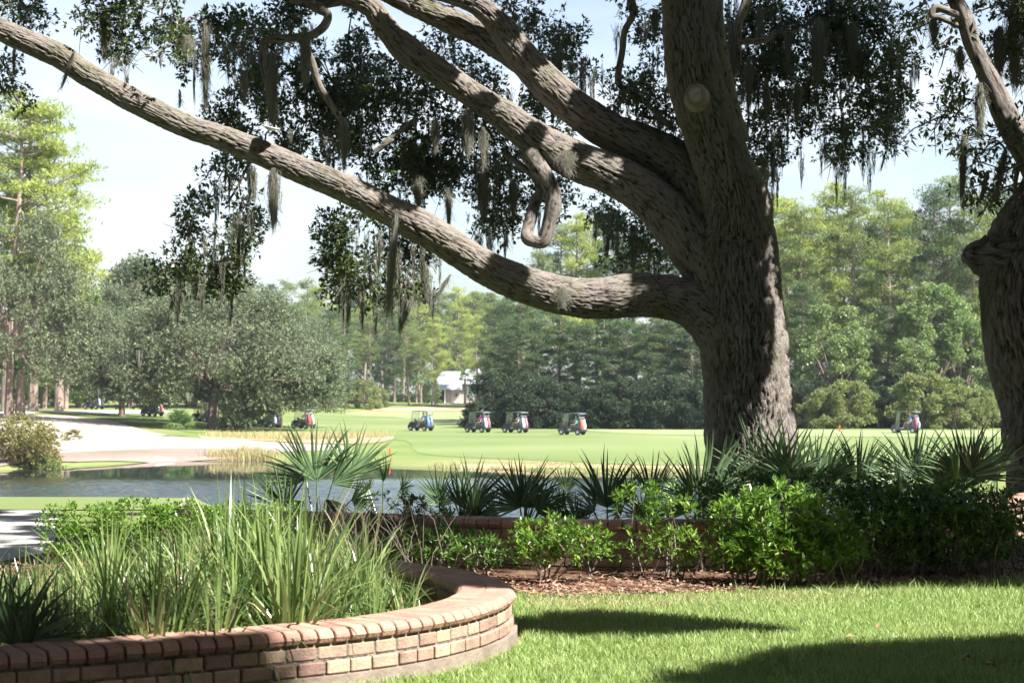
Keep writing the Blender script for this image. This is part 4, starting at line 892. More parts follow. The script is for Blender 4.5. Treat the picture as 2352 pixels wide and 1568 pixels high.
# ------------------------------------------------------------------ palmettos
def frond_mesh(L=.55, nseg=26, fan=3.6, cup=.25, wd=.020, droop=.12):
    """fan in local XZ plane, hub at origin, pointing +Z; petiole is separate"""
    V = []; Q = []
    for i in range(nseg):
        a = -fan / 2 + fan * i / (nseg - 1) + random.gauss(0, .035)
        l_ = L * (1 - .25 * (abs(a) / (fan / 2)) ** 2) * random.uniform(.82, 1.08); bend = random.gauss(0, .05); dr = droop * random.uniform(.5, 1.8)
        d = Vector((math.sin(a), 0, math.cos(a))); s_ = Vector((math.cos(a), 0, -math.sin(a))); K = 6; b = len(V)
        broken = random.random() < .08
        for k in range(K):
            t = k / (K - 1); w_ = wd * (.2 + .9 * min(1, t / .3)) * (1 - max(0, (t - .3) / .7) ** 1.1) * .5 + .0005
            y = -cup * t * abs(math.sin(a)) * L * .8 - dr * t * t * L
            c = d * l_ * t + s_ * bend * l_ * t * t + Vector((0, y, -.09 * t ** 3 * L - (.22 * L * max(0, t - .6) if broken else 0)))
            fo = w_ * 1.0
            V += [tuple(c - s_ * w_ + Vector((0, fo, 0))), tuple(c), tuple(c + s_ * w_ + Vector((0, fo, 0)))]
            if k: q = b + 3 * k; Q += [(q - 3, q - 2, q + 1, q), (q - 2, q - 1, q + 2, q + 1)]
    return np_mesh('frond', np.array(V), np.array(Q))
random.seed(5)
FR = [frond_mesh(.55, 26, 2.7, .45, .024), frond_mesh(.55, 22, 2.1, .5, .026), frond_mesh(.55, 30, 3.3, .4, .022), frond_mesh(.55, 15, 1.5, .5, .024, .25)]
def palmetto(base, fronds, label, light=(), cat_='palmetto'):
    """fronds: (hub world, size, roll, yaw, pitch, variant)"""
    e = empty('saw_palmetto', base, label=label, cat=cat_, group='palmettos behind the brick wall')
    for k, (hub, size, roll, yaw, pitch, v) in enumerate(fronds):
        me = FR[v]; mm = M['palm_sunlit'] if k in light else M['palm']
        if k in light: me = me.copy(); me.materials.clear()
        if not me.materials: me.materials.append(mm)
        f = bpy.data.objects.new('frond', me); C.objects.link(f); f.parent = e
        f.location = Vector(hub) - Vector(base); f.rotation_euler = Matrix.Rotation(yaw, 3, 'Z').to_4x4().to_euler() 
        f.rotation_euler = (Matrix.Rotation(yaw, 3, 'Z') @ Matrix.Rotation(roll, 3, 'Y') @ Matrix.Rotation(pitch, 3, 'X')).to_euler(); f.scale = (size / .55,) * 3
        b = Vector((0, 0, 0)); h = f.location; mid = (b + h) / 2 + Vector((h.x * .1, h.y * .1, abs(h.z) * .12))
        mb = MB(); mb.tube([b, mid, h], [.011, .009, .006], 5); mb.build('stalk', mm, e)
def pal(xh, yh, rpx, Y, label, extra=(), roll=0.0, v=0, light=(), n=3, pitch=-.2):
    hub = P(xh, yh, Y); gr = float(terr(hub.x, Y)); base = Vector((hub.x, hub.y, gr)); s = rpx / F * Y
    fr = [(hub, s, roll, random.uniform(-.55, .55), pitch, v)]
    for (dx, dy, sc, rl, vv) in extra:
        fr.append((P(xh + dx, yh + dy, Y + random.uniform(-.3, .3)), s * sc, rl, random.uniform(-.9, .9), random.uniform(-.5, .1), vv))
    for k in range(n):
        a = random.uniform(-1.5, 1.5); fr.append((hub + Vector((math.sin(a) * s * .5, random.uniform(-.25, .35), -random.uniform(.15, .5) * s)), s * random.uniform(.6, .85), a * 1.0, random.uniform(-1.2, 1.2), random.uniform(-.8, .2), random.randrange(4)))
    palmetto(base, fr, label, light)
pal(728, 1106, 160, 15.8, 'tall spiky palmetto standing left of centre before the pond, with a stiff dark fan', [(78, -8, .88, .2, 1), (-25, -5, .95, -.85, 1), (35, 5, .75, .95, 3), (20, 40, .6, 2.4, 3), (-30, 45, .55, -2.2, 3)], roll=-.1, v=1, light=(1,), n=2)
pal(880, 1105, 78, 16, 'small palmetto fan just right of the tall spiky one', roll=.1, v=3, n=2)
pal(1010, 1150, 95, 15.5, 'short dark palmetto between the small fan and the rippled water gap', roll=-.25, v=3, n=2)
pal(1085, 1165, 130, 15.3, 'open palmetto fan with narrow blades against the blue water', [(-20, 0, .9, -.5, 3)], roll=.15, v=1, n=2)
pal(1205, 1165, 135, 15.2, 'full palmetto behind the wall left of the bright azalea', [(-10, 0, .9, -.5, 0), (30, 10, .8, .8, 0)], roll=.15, v=0, n=3)
pal(1300, 1130, 75, 17, 'narrow upright palmetto behind the bright azalea', roll=.05, v=3, n=2)
pal(1395, 1165, 150, 15.4, 'large dark palmetto with tall upright blades right of the bright azalea', [(40, -10, .8, .5, 3), (-30, 10, .8, -.7, 0)], roll=-.1, v=1, n=3)
pal(1490, 1140, 120, 16.5, 'palmetto with scattered blades against the far pond bank left of the big trunk', [(30, 0, .9, .6, 3)], roll=.2, v=3, n=2)
pal(1610, 1145, 165, 16.2, 'silvery palmetto with blades fanned low at the left foot of the big trunk', [(30, -20, 1.0, .9, 3), (-20, 0, .8, -.6, 3)], roll=.5, v=1, light=(0, 1), n=1)
pal(1775, 1115, 185, 16.5, 'broad palmetto fan leaning left right in front of the big trunk', [(30, -20, .9, .3, 0), (60, 0, .7, .9, 1)], roll=-.75, v=0, light=(1,), n=2)
pal(1885, 1100, 140, 17, 'dark upright palmetto at the right foot of the big trunk', [(20, 0, .8, .5, 3)], roll=.1, v=3, n=2)
pal(1970, 1105, 130, 17.5, 'fine bladed palmetto between the trunk and the cart half hidden by fans', [(20, 0, .9, .5, 3), (-20, 0, .9, -.5, 3)], roll=0, v=1, n=3)
pal(2105, 1095, 150, 16.6, 'great round palmetto fan that half hides the rightmost golf cart', [(-30, 20, .8, -.8, 0), (20, 10, .7, .7, 0)], roll=-.25, v=2, light=(), n=3)
pal(2215, 1095, 150, 16.4, 'tall palmetto fan with crossing blades right of the great round fan', [(25, 0, .9, .5, 0), (-20, 10, .8, -.5, 1)], roll=.1, v=0, n=3)
pal(2290, 1085, 120, 17, 'palmetto against the foot of the right edge trunk', [(0, 10, .8, -.8, 0)], roll=-.1, v=1, n=3)
b0 = P(30, 1480, 7.5)
palmetto(Vector((b0.x, b0.y, .1)), [(b0, .42, .25, .1, -.1, 0), (b0 + Vector((-.08, .06, 0)), .42, -.4, .4, -.1, 1), (b0 + Vector((.05, -.02, -.05)), .36, 1.0, -.2, -.3, 1)], 'dark palmetto fan in the planter at the lower left corner')

# ------------------------------------------------------------------ azaleas
def shrub(label, blobs, m='azalea', dens=1.0, L=.055, W=.017, stems=True, group='azalea bushes along the brick wall', name='azalea_bush', nstem=14):
    """blobs: (x, y, rx, ry, Y) in picture units"""
    cs = [(P(x, y, Y), rx / F * Y, ry / F * Y) for x, y, rx, ry, Y in blobs]
    bx = sum(c.x for c, _, _ in cs) / len(cs); by = sum(c.y for c, _, _ in cs) / len(cs); base = Vector((bx, by, 0.01 if by < 17 else float(terr(bx, by))))
    e = empty(name, base, label=label, cat='bush', group=group); parts = []; mb = MB()
    for c, a, b_ in cs:
        dp = min(max(a, b_), .42); area = math.pi * a * b_; nt_ = int(area * 1150 * dens * (.055 / L) ** 1.5) + 10
        d = rdir(nt_); lump = np.array([noise.noise(Vector(tuple(q * 2.6)) + c * 3) for q in d])
        rad = (rng.uniform(.45, 1.0, nt_) ** .6 * (1 + .38 * lump))[:, None]; p = np.array(c) + d * rad * [a * 1.08, dp, b_ * 1.12]
        hole = np.array([noise.noise(Vector(tuple(q * 5.5))) for q in p]); kk = hole > -.18 - .25 * (dens > .7); p = p[kk]; d = d[kk]
        parts.append(tufts(p, unit(d * [1, 1, .5] + [0, -.15, .75]), 9, L, W, 1.0))
        if stems:
            for q in p[:max(3, int(len(p) * .05))]:
                q = Vector(q); st = Vector((q.x * .5 + c.x * .5 + random.gauss(0, .05), q.y * .5 + c.y * .5, base.z)); mid = (st + q) / 2 + Vector((random.gauss(0, .05), random.gauss(0, .04), .03))
                mb.tube([st, mid, q], [.008, .006, .0035], 5)
    A = cat(parts); k = A[0][:, 2] > base.z + .03; A = [q[k] for q in A]
    link('foliage', leaf_mesh('foliage', *A), M[m], e)
    if mb.v: mb.build('stems', M['stem'], e)
    for c in e.children: c.matrix_parent_inverse = Matrix.Translation(-e.location)
    return e
shrub('loose low azalea with bright pale tips, left of the larger ones', [(1255, 1225, 80, 42, 12.1), (1330, 1250, 70, 45, 12.1), (1230, 1265, 55, 35, 12.1)], dens=.8)
shrub('twiggy open azalea with bare stems between the bright low one and the big glossy one', [(1480, 1150, 70, 45, 12.6), (1540, 1180, 70, 60, 12.5), (1470, 1240, 60, 45, 12.4), (1560, 1250, 60, 45, 12.4)], dens=.6)
shrub('big glossy azalea in full sun at the centre of the bed', [(1790, 1190, 100, 75, 11.9), (1700, 1200, 75, 60, 12), (1880, 1220, 85, 70, 11.9), (1790, 1265, 120, 55, 11.9), (1690, 1265, 60, 45, 11.9), (1930, 1265, 60, 45, 11.9)], dens=.95, L=.062, W=.02)
shrub('dark rounded azalea rising behind the big glossy one', [(1700, 1120, 90, 35, 13), (1800, 1125, 100, 40, 13), (1900, 1125, 90, 40, 13), (1620, 1150, 60, 40, 12.9)], 'azalea_shaded', 1.0)
shrub('shaded azalea to the right of the big glossy one', [(2020, 1180, 90, 60, 12.7), (2000, 1230, 80, 60, 12.5), (2080, 1225, 80, 65, 12.6), (2050, 1270, 100, 30, 12.5), (2080, 1150, 90, 40, 12.9), (2000, 1145, 70, 35, 12.9)], 'azalea_shaded', 1.1)
shrub('shaded azalea at the right end of the bed beside the edge trunk', [(2190, 1155, 95, 50, 12.8), (2250, 1200, 80, 65, 12.6), (2170, 1220, 80, 65, 12.6), (2270, 1230, 60, 60, 12.5), (2190, 1270, 90, 30, 12.5), (2310, 1180, 45, 45, 12.8), (2330, 1240, 40, 40, 12.8)], 'azalea_shaded', 1.1)
shrub('dark azalea in the shade between the planter and the bright low one', [(1020, 1250, 100, 40, 12.4), (930, 1260, 80, 35, 12.5), (1110, 1265, 60, 30, 12.3)], 'azalea_shaded', .9)
shrub('scraggly azalea with grey bare twigs overlapping the wall cap, right of the left hedge', [(900, 1165, 75, 32, 12.9), (980, 1170, 60, 35, 12.8), (850, 1210, 60, 35, 12.8)], 'azalea_shaded', .5, L=.045)
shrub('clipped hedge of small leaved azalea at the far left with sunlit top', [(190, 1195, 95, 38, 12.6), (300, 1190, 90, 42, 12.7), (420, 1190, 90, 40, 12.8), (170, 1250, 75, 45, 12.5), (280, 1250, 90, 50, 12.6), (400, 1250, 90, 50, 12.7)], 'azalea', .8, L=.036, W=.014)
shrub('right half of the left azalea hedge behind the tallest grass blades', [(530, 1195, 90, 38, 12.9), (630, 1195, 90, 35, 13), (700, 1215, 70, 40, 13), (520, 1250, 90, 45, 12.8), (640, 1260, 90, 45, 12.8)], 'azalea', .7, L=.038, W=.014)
shrub('low ragged greenery peeping over the wall behind the pond gap', [(1130, 1180, 60, 22, 15), (1040, 1185, 60, 20, 15), (1330, 1170, 60, 25, 15)], 'azalea_shaded', .25, group='plants behind the brick wall')
# bare twigs in front of the dark wall
mb = MB()
for i in range(110):
    x = random.uniform(740, 1010); p = P(x, 1285, 12.3 + random.uniform(-.2, .4)); p.z = .02; q = p + Vector((random.uniform(-.25, .25), 0, random.uniform(.25, .5))); mb.tube([p, (p + q) / 2 + Vector((random.uniform(-.05, .05), 0, 0)), q, q + Vector((random.uniform(-.12, .12), 0, random.uniform(.02, .15)))], [.005, .004, .003, .0015], 4)
tag(mb.build('bare_twigs', M['stem']), 'tangle of bare grey shrub twigs in front of the shaded wall right of the grasses', 'twigs')

# ------------------------------------------------------------------ background trees
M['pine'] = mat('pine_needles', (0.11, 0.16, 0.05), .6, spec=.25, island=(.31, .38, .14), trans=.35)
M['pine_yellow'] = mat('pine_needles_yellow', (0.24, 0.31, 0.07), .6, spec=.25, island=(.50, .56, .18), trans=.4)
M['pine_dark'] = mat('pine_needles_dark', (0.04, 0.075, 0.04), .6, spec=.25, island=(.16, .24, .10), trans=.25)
M['far_oak'] = mat('far_oak_leaf', (0.085, 0.115, 0.065), .5, spec=.3, island=(.25, .29, .17), trans=.25)
M['broad'] = mat('broadleaf', (0.13, 0.20, 0.06), .45, spec=.5, island=(.32, .42, .17), trans=.3)
M['bush_dark'] = mat('bush_dark_leaf', (0.03, 0.055, 0.03), .6, spec=.3, island=(.075, .11, .055), trans=.2)
M['bush_olive'] = mat('bush_olive_leaf', (0.14, 0.19, 0.06), .6, spec=.3, island=(.34, .38, .15), trans=.3)
def pine_proto(H, leafm, seed, low=.38, wid=1.0, nclump=54, nneed=46):
    random.seed(seed); e = empty('pine_tree'); mb = MB()
    bend = [(random.gauss(0, .25), random.gauss(0, .25)) for _ in range(7)]; pts = [(0, 0, -1)]; rad = [H * .0135]
    for i in range(1, 8):
        t = i / 7; pts.append((sum(b[0] for b in bend[:i]) * .6, sum(b[1] for b in bend[:i]) * .6, H * t * .97)); rad.append(H * .013 * (1 - t * .86))
    mb.tube(pts, rad, 8); parts = []
    def axis(z):
        t = max(0, min(.999, z / (H * .97))) * 7; i = int(t); f = t - i; return Vector(pts[i]).lerp(Vector(pts[min(7, i + 1)]), f)
    for k in range(nclump):
        h = low + (1 - low) * (k + random.random()) / nclump; z = H * h * .98
        prof = math.sin(math.pi * min(1, max(0, ((h - low) / (1 - low)) * .80 + .16))) ** .7
        r_ = (H * .15 * wid) * prof * random.uniform(.35, 1.0); az = random.uniform(0, 6.283)
        s_ = axis(z - r_ * .35); c = axis(z) + Vector((math.cos(az) * r_, math.sin(az) * r_, 0)); mb.tube([s_, (s_ + c) / 2 + Vector((0, 0, -.1 * r_)), c], [.09, .06, .03], 4)
        if random.random() < .5 and r_ > 1.5:
            cc = [c, s_.lerp(c, .6) + Vector((random.gauss(0, .8), random.gauss(0, .8), .3))]
        else: cc = [c]
        for c_ in cc:
            rr_ = random.uniform(.75, 1.45) * (H / 26) ** .5
            p, o = ball(nneed, np.array(c_), (rr_ * 1.15, rr_ * 1.15, rr_ * .5), .1)
            parts.append(tufts(p, unit(o * .4 + [0, 0, .8]), 5, .42, .085, .9))
    for k in range(5):
        z = H * random.uniform(low * .55, low); az = random.uniform(0, 6.28); s_ = axis(z); mb.tube([s_, s_ + Vector((math.cos(az) * 1.6, math.sin(az) * 1.6, .5))], [.06, .02], 4)
    mb.build('trunk', M['pine_bark'], e); link('crown', leaf_mesh('needles', *cat(parts)), leafm, e); return e
def broad_proto(name, H, Wd, leafm, seed, low=.12, L=.26, W=.14, nclump=60, nt_=26, dome=True, trunk_r=None, hang=0):
    random.seed(seed); e = empty(name); mb = MB(); tr = trunk_r or H * .022; parts = []; top = Vector((random.gauss(0, .2), 0, H * max(.18, low + .1)))
    if H > 3: mb.tube([(0, 0, -.8), (0, 0, H * .02), top * .6, top], [tr * 1.7, tr * 1.25, tr, tr * .85], 9)
    else: mb.tube([(0, 0, -.3), top], [tr, tr * .6], 6)
    for k in range(nclump):
        az = random.uniform(0, 6.283); u = random.random() ** .5; hh = random.uniform(low, 1)
        env = math.sqrt(max(0.02, 1 - ((hh - low - .18) / (1 - low - .12)) ** 2)) if dome else 1 - .8 * (hh - low) / (1 - low)
        r_ = Wd / 2 * env * (0.45 + .5 * u); c = Vector((math.cos(az) * r_, math.sin(az) * r_, H * hh * .93))
        if k % 3 == 0: mb.tube([top, (top + c) / 2 + Vector((0, 0, H * .04)), c], [tr * .45, tr * .25, tr * .08], 5)
        rr_ = random.uniform(.07, .13) * min(Wd, H * 1.4); p, o = ball(nt_, np.array(c), (rr_, rr_, rr_ * .75), .25)
        parts.append(tufts(p, unit(o + [0, 0, .25]), 6, L, W, .9))
    A = cat(parts); kk = A[0][:, 2] > low * H * .8; A = [q[kk] for q in A]
    mb.build('trunk', M['bark_far'], e); link('crown', leaf_mesh('leaves', *A), leafm, e)
    if hang:
        V = []; Q = []
        for k in range(hang):
            az = random.uniform(0, 6.28); u = random.uniform(.3, .95); x, y = math.cos(az) * Wd / 2 * u, math.sin(az) * Wd / 2 * u; z = H * random.uniform(.2, .6); l_ = random.uniform(.8, 2.6)
            for j in range(6):
                a = random.gauss(0, .15); b_ = len(V); V += [(x + a - .03, y, z), (x + a + .03, y, z), (x + a * .5 + .008, y, z - l_ * random.uniform(.5, 1)), (x + a * .5 - .008, y, z - l_ * .6)]; Q.append((b_, b_ + 1, b_ + 2, b_ + 3))
        link('moss', np_mesh('moss', np.array(V), np.array(Q)), M['moss'], e)
    return e
pines = {'g': [pine_proto(26, M['pine'], 1), pine_proto(26, M['pine'], 2, .3, 1.15), pine_proto(26, M['pine'], 3, .45, .95)],
         'y': [pine_proto(26, M['pine_yellow'], 4, .3, 1.1), pine_proto(26, M['pine_yellow'], 5, .35, 1.25)],
         'd': [pine_proto(26, M['pine_dark'], 6, .16, 1.15, 70), pine_proto(26, M['pine_dark'], 7, .2, 1.25, 70)],
         'o': [broad_proto('live_oak', 14, 22, M['far_oak'], 8, .17, .26, .14, 190, 90, hang=60, trunk_r=.5), broad_proto('live_oak', 18, 17, M['far_oak'], 9, .2, .28, .15, 160, 80, hang=40)],
         'b': [broad_proto('broadleaf_tree', 12, 8, M['broad'], 10, .06, .24, .14, 90, 60), broad_proto('broadleaf_tree', 12, 7, M['broad'], 12, .05, .24, .14, 85, 60)],
         's': [broad_proto('dark_shrub', 6, 8, M['bush_dark'], 13, .0, .24, .13, 60, 60, trunk_r=.12), broad_proto('dark_shrub', 6, 7, M['bush_dark'], 14, .0, .24, .13, 60, 60, trunk_r=.12)],
         'v': [broad_proto('olive_shrub', 5, 6, M['bush_olive'], 15, .0, .2, .1, 60, 60, trunk_r=.1)]}
H0 = {'g': 26, 'y': 26, 'd': 26, 'o': (14, 18), 'b': 12, 's': 6, 'v': 5}
used = set()
CATN = {'g': 'pine tree', 'y': 'pine tree', 'd': 'pine tree', 'o': 'oak tree', 'b': 'tree', 's': 'shrub', 'v': 'shrub'}
def tree(kind, x, Y, ytop, label, group=None, v=None, wsc=1.0):
    v = random.randrange(len(pines[kind])) if v is None else v
    h0 = H0[kind][v] if isinstance(H0[kind], tuple) else H0[kind]
    p = gz(x, Y); h = (CZ - (ytop - HY) / F * Y) - p.z
    src = pines[kind][v]
    if (kind, v) in used: o = copy_tree(src)
    else: o = src; used.add((kind, v))
    o.location = p; o.rotation_euler = (0, 0, random.uniform(0, 6.28)); s_ = h / h0; o.scale = (s_ * wsc, s_ * wsc, s_)
    for k in ('label', 'category', 'group'):
        if k in o: del o[k]
    tag(o, label, CATN[kind], group)
random.seed(21)
# left edge
tree('y', 15, 178, 195, 'tallest yellow green pine at the left edge', v=1, wsc=1.3)
tree('y', 75, 182, 235, 'sunlit yellow green pine second from the left edge', v=0, wsc=1.3)
tree('y', 135, 186, 330, 'shorter sunlit pine third from the left edge with drooping right side', v=1, wsc=1.35)
tree('g', -20, 190, 330, 'dark pine half cut by the left edge behind the yellow green ones')
tree('g', 150, 200, 480, 'green pine below the drooping sunlit ones at left', v=0)
tree('o', 20, 160, 470, 'grey green live oak low at the left edge with mossy trunk', v=1, wsc=.85)
tree('b', 100, 205, 640, 'bright green broadleaf tree behind the leftmost carts')
tree('b', 180, 215, 660, 'olive green broadleaf tree above the second cart from the left')
tree('o', 300, 235, 640, 'live oak crown behind the left carts, left of the great rounded oak', v=1)
tree('o', 230, 250, 620, 'tall grey oak crown rising left behind the great rounded oak', v=1)
tree('o', 370, 245, 575, 'highest grey oak crown behind the great rounded oak', v=1)
tree('o', 440, 260, 615, 'grey oak crown right of the highest one behind the great rounded oak', v=0)
tree('g', 560, 262, 640, 'dull green pine behind the top of the great rounded oak')
tree('b', 60, 235, 700, 'pale broadleaf tree far behind the left edge trunk')
tree('o', 490, 162, 655, 'great rounded live oak with short leaning trunk beside the bunker', v=0, wsc=1.02)
bo = [o for o in bpy.data.objects if o.get('label', '').startswith('great rounded')][0]; parts = []
for bl in [(560, 900, 90, 70, 158), (600, 915, 70, 45, 158), (545, 965, 45, 30, 157), (700, 880, 70, 60, 160), (400, 880, 70, 40, 160), (340, 860, 60, 50, 160), (480, 880, 70, 40, 162), (640, 850, 80, 60, 160), (750, 860, 50, 60, 162), (260, 860, 50, 50, 162)]:
    c = P(*bl[:2], bl[4]); a_, b__ = bl[2] / F * bl[4], bl[3] / F * bl[4]
    for k in range(26):
        q = np.array(c) + rdir(1)[0] * [a_, 1.5, b__] * random.uniform(.3, 1); p_, o_ = ball(46, q, (.75, .75, .5), .2); parts.append(tufts(p_, unit(o_ + [0, 0, .2]), 6, .26, .14, .9))
A = cat(parts); kk = A[0][:, 2] > terr(A[0][:, 0], A[0][:, 1]) + .35; A = [q[kk] for q in A]
f = link('drooping_bough', leaf_mesh('bough', *A), M['far_oak'], bo); bpy.context.view_layer.update(); f.matrix_parent_inverse = bo.matrix_world.inverted()
tree('o', 640, 180, 720, 'lower right lobe of grey live oak drooping over the nearer fairway carts', v=0, wsc=.8)
tree('o', 280, 178, 700, 'moss hung live oak left of the great rounded oak, over the third cart', v=0, wsc=.7)
for k, (x, yt) in enumerate([(30, 850), (120, 860), (190, 880), (260, 870), (330, 880), (400, 870)]): tree('s', x, 300 + 5 * k, yt, ORD[k] + ' from the left of the dark shrubs far behind the left carts', 'far hedge line behind the left carts')
# centre
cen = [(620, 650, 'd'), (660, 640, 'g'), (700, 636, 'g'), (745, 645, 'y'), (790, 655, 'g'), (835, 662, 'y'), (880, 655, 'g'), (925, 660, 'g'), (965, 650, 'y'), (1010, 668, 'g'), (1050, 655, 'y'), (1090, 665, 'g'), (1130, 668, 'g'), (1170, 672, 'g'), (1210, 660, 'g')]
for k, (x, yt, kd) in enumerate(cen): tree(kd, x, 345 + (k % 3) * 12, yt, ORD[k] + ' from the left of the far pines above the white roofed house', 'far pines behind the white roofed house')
for x, yt, Y, kd, lb in [(850, 720, 318, 'g', 'pine with bare trunk standing left of the house group, leftmost'), (888, 700, 312, 'd', 'dark crowned pine left of the white roofed house with tall bare trunk'), (905, 730, 325, 'd', 'slim dark pine next to the dark crowned one left of the house'),
                         (940, 710, 310, 'g', 'slightly leaning pine whose trunk stands left of the palms'), (1000, 725, 306, 'y', 'pine standing directly before the porch of the white roofed house'), (1060, 760, 330, 'g', 'pine over the ridge of the white roof'), (1096, 720, 316, 'y', 'pine with dark trunk in front of the right gable of the house'),
                         (820, 760, 330, 'g', 'pine between the great rounded oak and the house trees'), (975, 740, 335, 'g', 'pine behind the palms left of the house'), (1130, 700, 300, 'g', 'pine at the left corner of the dark thicket')]: tree(kd, x, Y, yt, lb)
for k, (x, yt, Y) in enumerate([(800, 880, 300), (835, 870, 300), (870, 890, 305)]): tree('v', x, Y, yt, ORD[k] + ' from the left of the olive shrubs right of the great rounded oak', 'olive shrubs at the far fairway edge')
for k, (x, yt, Y) in enumerate([(790, 880, 335), (860, 900, 342), (900, 890, 345), (925, 905, 335), (945, 900, 340), (970, 895, 345)]): tree('s', x, Y, yt, ORD[k] + ' from the left of the undergrowth bushes below the pines left of the house', 'undergrowth below the pines left of the house')
tree('b', 992, 311, 862, 'small leafy tree at the left end of the porch'); tree('b', 1112, 312, 850, 'small leafy tree hiding the right gable of the house')
tree('s', 1115, 290, 905, 'low dark shrub at the right corner of the house')
for k in range(16): tree('d' if k % 3 else 'g', 600 + k * 40, 300 + 9 * (k % 2) if (k < 5 or k > 13) else 395, 690 + random.uniform(-15, 25) if (k < 5 or k > 13) else 672, ORD[k] + ' from the left of the lower pines in the far centre row', 'lower pines of the far row', wsc=1.6)
# dark thicket between the house and the oak trunk
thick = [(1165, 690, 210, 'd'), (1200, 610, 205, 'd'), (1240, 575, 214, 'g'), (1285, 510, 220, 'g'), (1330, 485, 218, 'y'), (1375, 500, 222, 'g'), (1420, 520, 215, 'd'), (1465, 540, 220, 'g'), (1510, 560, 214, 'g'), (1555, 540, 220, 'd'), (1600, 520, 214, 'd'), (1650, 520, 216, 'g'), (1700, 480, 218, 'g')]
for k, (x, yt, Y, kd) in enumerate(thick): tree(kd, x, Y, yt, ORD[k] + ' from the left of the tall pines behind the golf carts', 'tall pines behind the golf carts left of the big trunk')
thick2 = [(1150, 760, 192), (1190, 720, 194), (1235, 730, 190), (1285, 720, 190), (1335, 740, 188), (1385, 720, 186), (1435, 730, 186), (1485, 740, 184), (1535, 730, 184), (1590, 740, 182), (1640, 700, 184)]
for k, (x, yt, Y) in enumerate(thick2): tree('d', x, Y, yt, ORD[k] + ' from the left of the shorter dark evergreens behind the golf carts', 'dark evergreens behind the golf carts', v=k % 2, wsc=1.5)
for k in range(17): x = 1135 + k * 31; tree('s', x, 180 - k * .45, 880 + random.uniform(-25, 25), ORD[k] + ' from the left of the dark bushes at the foot of the golf cart thicket', 'dark bushes at the foot of the thicket')
# right of the big trunk
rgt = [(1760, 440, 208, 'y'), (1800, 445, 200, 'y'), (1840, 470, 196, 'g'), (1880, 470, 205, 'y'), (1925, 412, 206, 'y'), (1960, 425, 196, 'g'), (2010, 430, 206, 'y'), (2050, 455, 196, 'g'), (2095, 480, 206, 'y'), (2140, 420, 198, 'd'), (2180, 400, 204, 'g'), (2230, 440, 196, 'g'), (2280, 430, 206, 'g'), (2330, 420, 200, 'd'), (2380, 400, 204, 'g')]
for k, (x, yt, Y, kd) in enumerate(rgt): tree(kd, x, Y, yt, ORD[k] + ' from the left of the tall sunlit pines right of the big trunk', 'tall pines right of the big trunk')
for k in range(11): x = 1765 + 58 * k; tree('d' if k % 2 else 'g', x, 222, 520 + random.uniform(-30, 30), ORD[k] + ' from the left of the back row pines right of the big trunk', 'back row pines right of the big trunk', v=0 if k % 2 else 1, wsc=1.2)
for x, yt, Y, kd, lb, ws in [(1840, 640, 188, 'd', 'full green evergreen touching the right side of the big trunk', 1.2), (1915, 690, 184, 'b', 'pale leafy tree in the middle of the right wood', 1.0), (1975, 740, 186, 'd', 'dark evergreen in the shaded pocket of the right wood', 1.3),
                             (2040, 700, 186, 'd', 'dark evergreen right of the shaded pocket', 1.2), (2150, 640, 184, 'b', 'tallest pale leafy tree left of the right edge trunk', 1.1), (2215, 720, 182, 'b', 'pale leafy tree against the right edge trunk', 1.1), (2100, 770, 180, 'b', 'medium leafy tree above the rightmost golf cart', 1.1), (2280, 780, 184, 'd', 'evergreen behind the right edge trunk', 1.2)]: tree(kd, x, Y, yt, lb, None, wsc=ws)
for x, yt, Y, lb in [(1900, 890, 174, 'olive bush left of the pair on the fairway edge right of the trunk'), (1950, 870, 174, 'large olive bush on the fairway edge right of the trunk'), (2190, 880, 172, 'olive bush on the fairway edge near the right edge trunk'), (2120, 850, 173, 'tall olive bush right of the rightmost cart'), (2245, 890, 173, 'olive bush at the foot of the right edge trunk'), (1850, 925, 175, 'low olive bush peeping out beside the big trunk')]: tree('v', x, Y, yt, lb, wsc=1.0)
for k in range(16): x = 1790 + k * 38; tree('s', x, 180 + random.uniform(-2, 2), 880 + random.uniform(-20, 20), ORD[k] + ' from the left of the dark bushes at the foot of the right wood', 'dark bushes at the foot of the right wood')
for key in pines:
    for v, src in enumerate(pines[key]):
        if (key, v) not in used:
            for ch in list(src.children): bpy.data.objects.remove(ch)
            bpy.data.objects.remove(src)
for k, (X, Y, h) in enumerate([(-22, -14, 15), (-11, -19, 17), (0, -21, 18), (11, -17, 16), (20, -9, 14), (25, 3, 13), (29, 14, 13), (-30, -4, 14), (30, 26, 12), (-20, -26, 20), (6, -30, 20)]):  # oaks added behind the camera to darken the foreground
    o = copy_tree(pines['o'][1]); o.location = (X, Y, 0); o.rotation_euler = (0, 0, k * 1.3); s_ = h / 18; o.scale = (s_ * 1.25, s_ * 1.25, s_)
    for q in ('label', 'category', 'group'):
        if q in o: del o[q]
    tag(o, 'unseen live oak added behind the viewpoint for shade', 'oak tree', 'unseen oaks added behind the viewpoint')
# far wood that closes the horizon
parts = []; n = 1500
for k in range(n):
    x = random.uniform(-500, 2900); Y = random.uniform(390, 440); p = gz(x, Y); c = np.array([p.x, p.y, p.z + random.uniform(1, 19)])
    q, o = ball(9, c, (2.6, 2.6, 1.8), .3); parts.append(tufts(q, o, 5, 1.1, .6, .9))
tag(link('far_wood', leaf_mesh('far_wood', *cat(parts)), M['pine_dark']), 'far hazy belt of woodland closing the horizon', 'wood', kind='stuff')

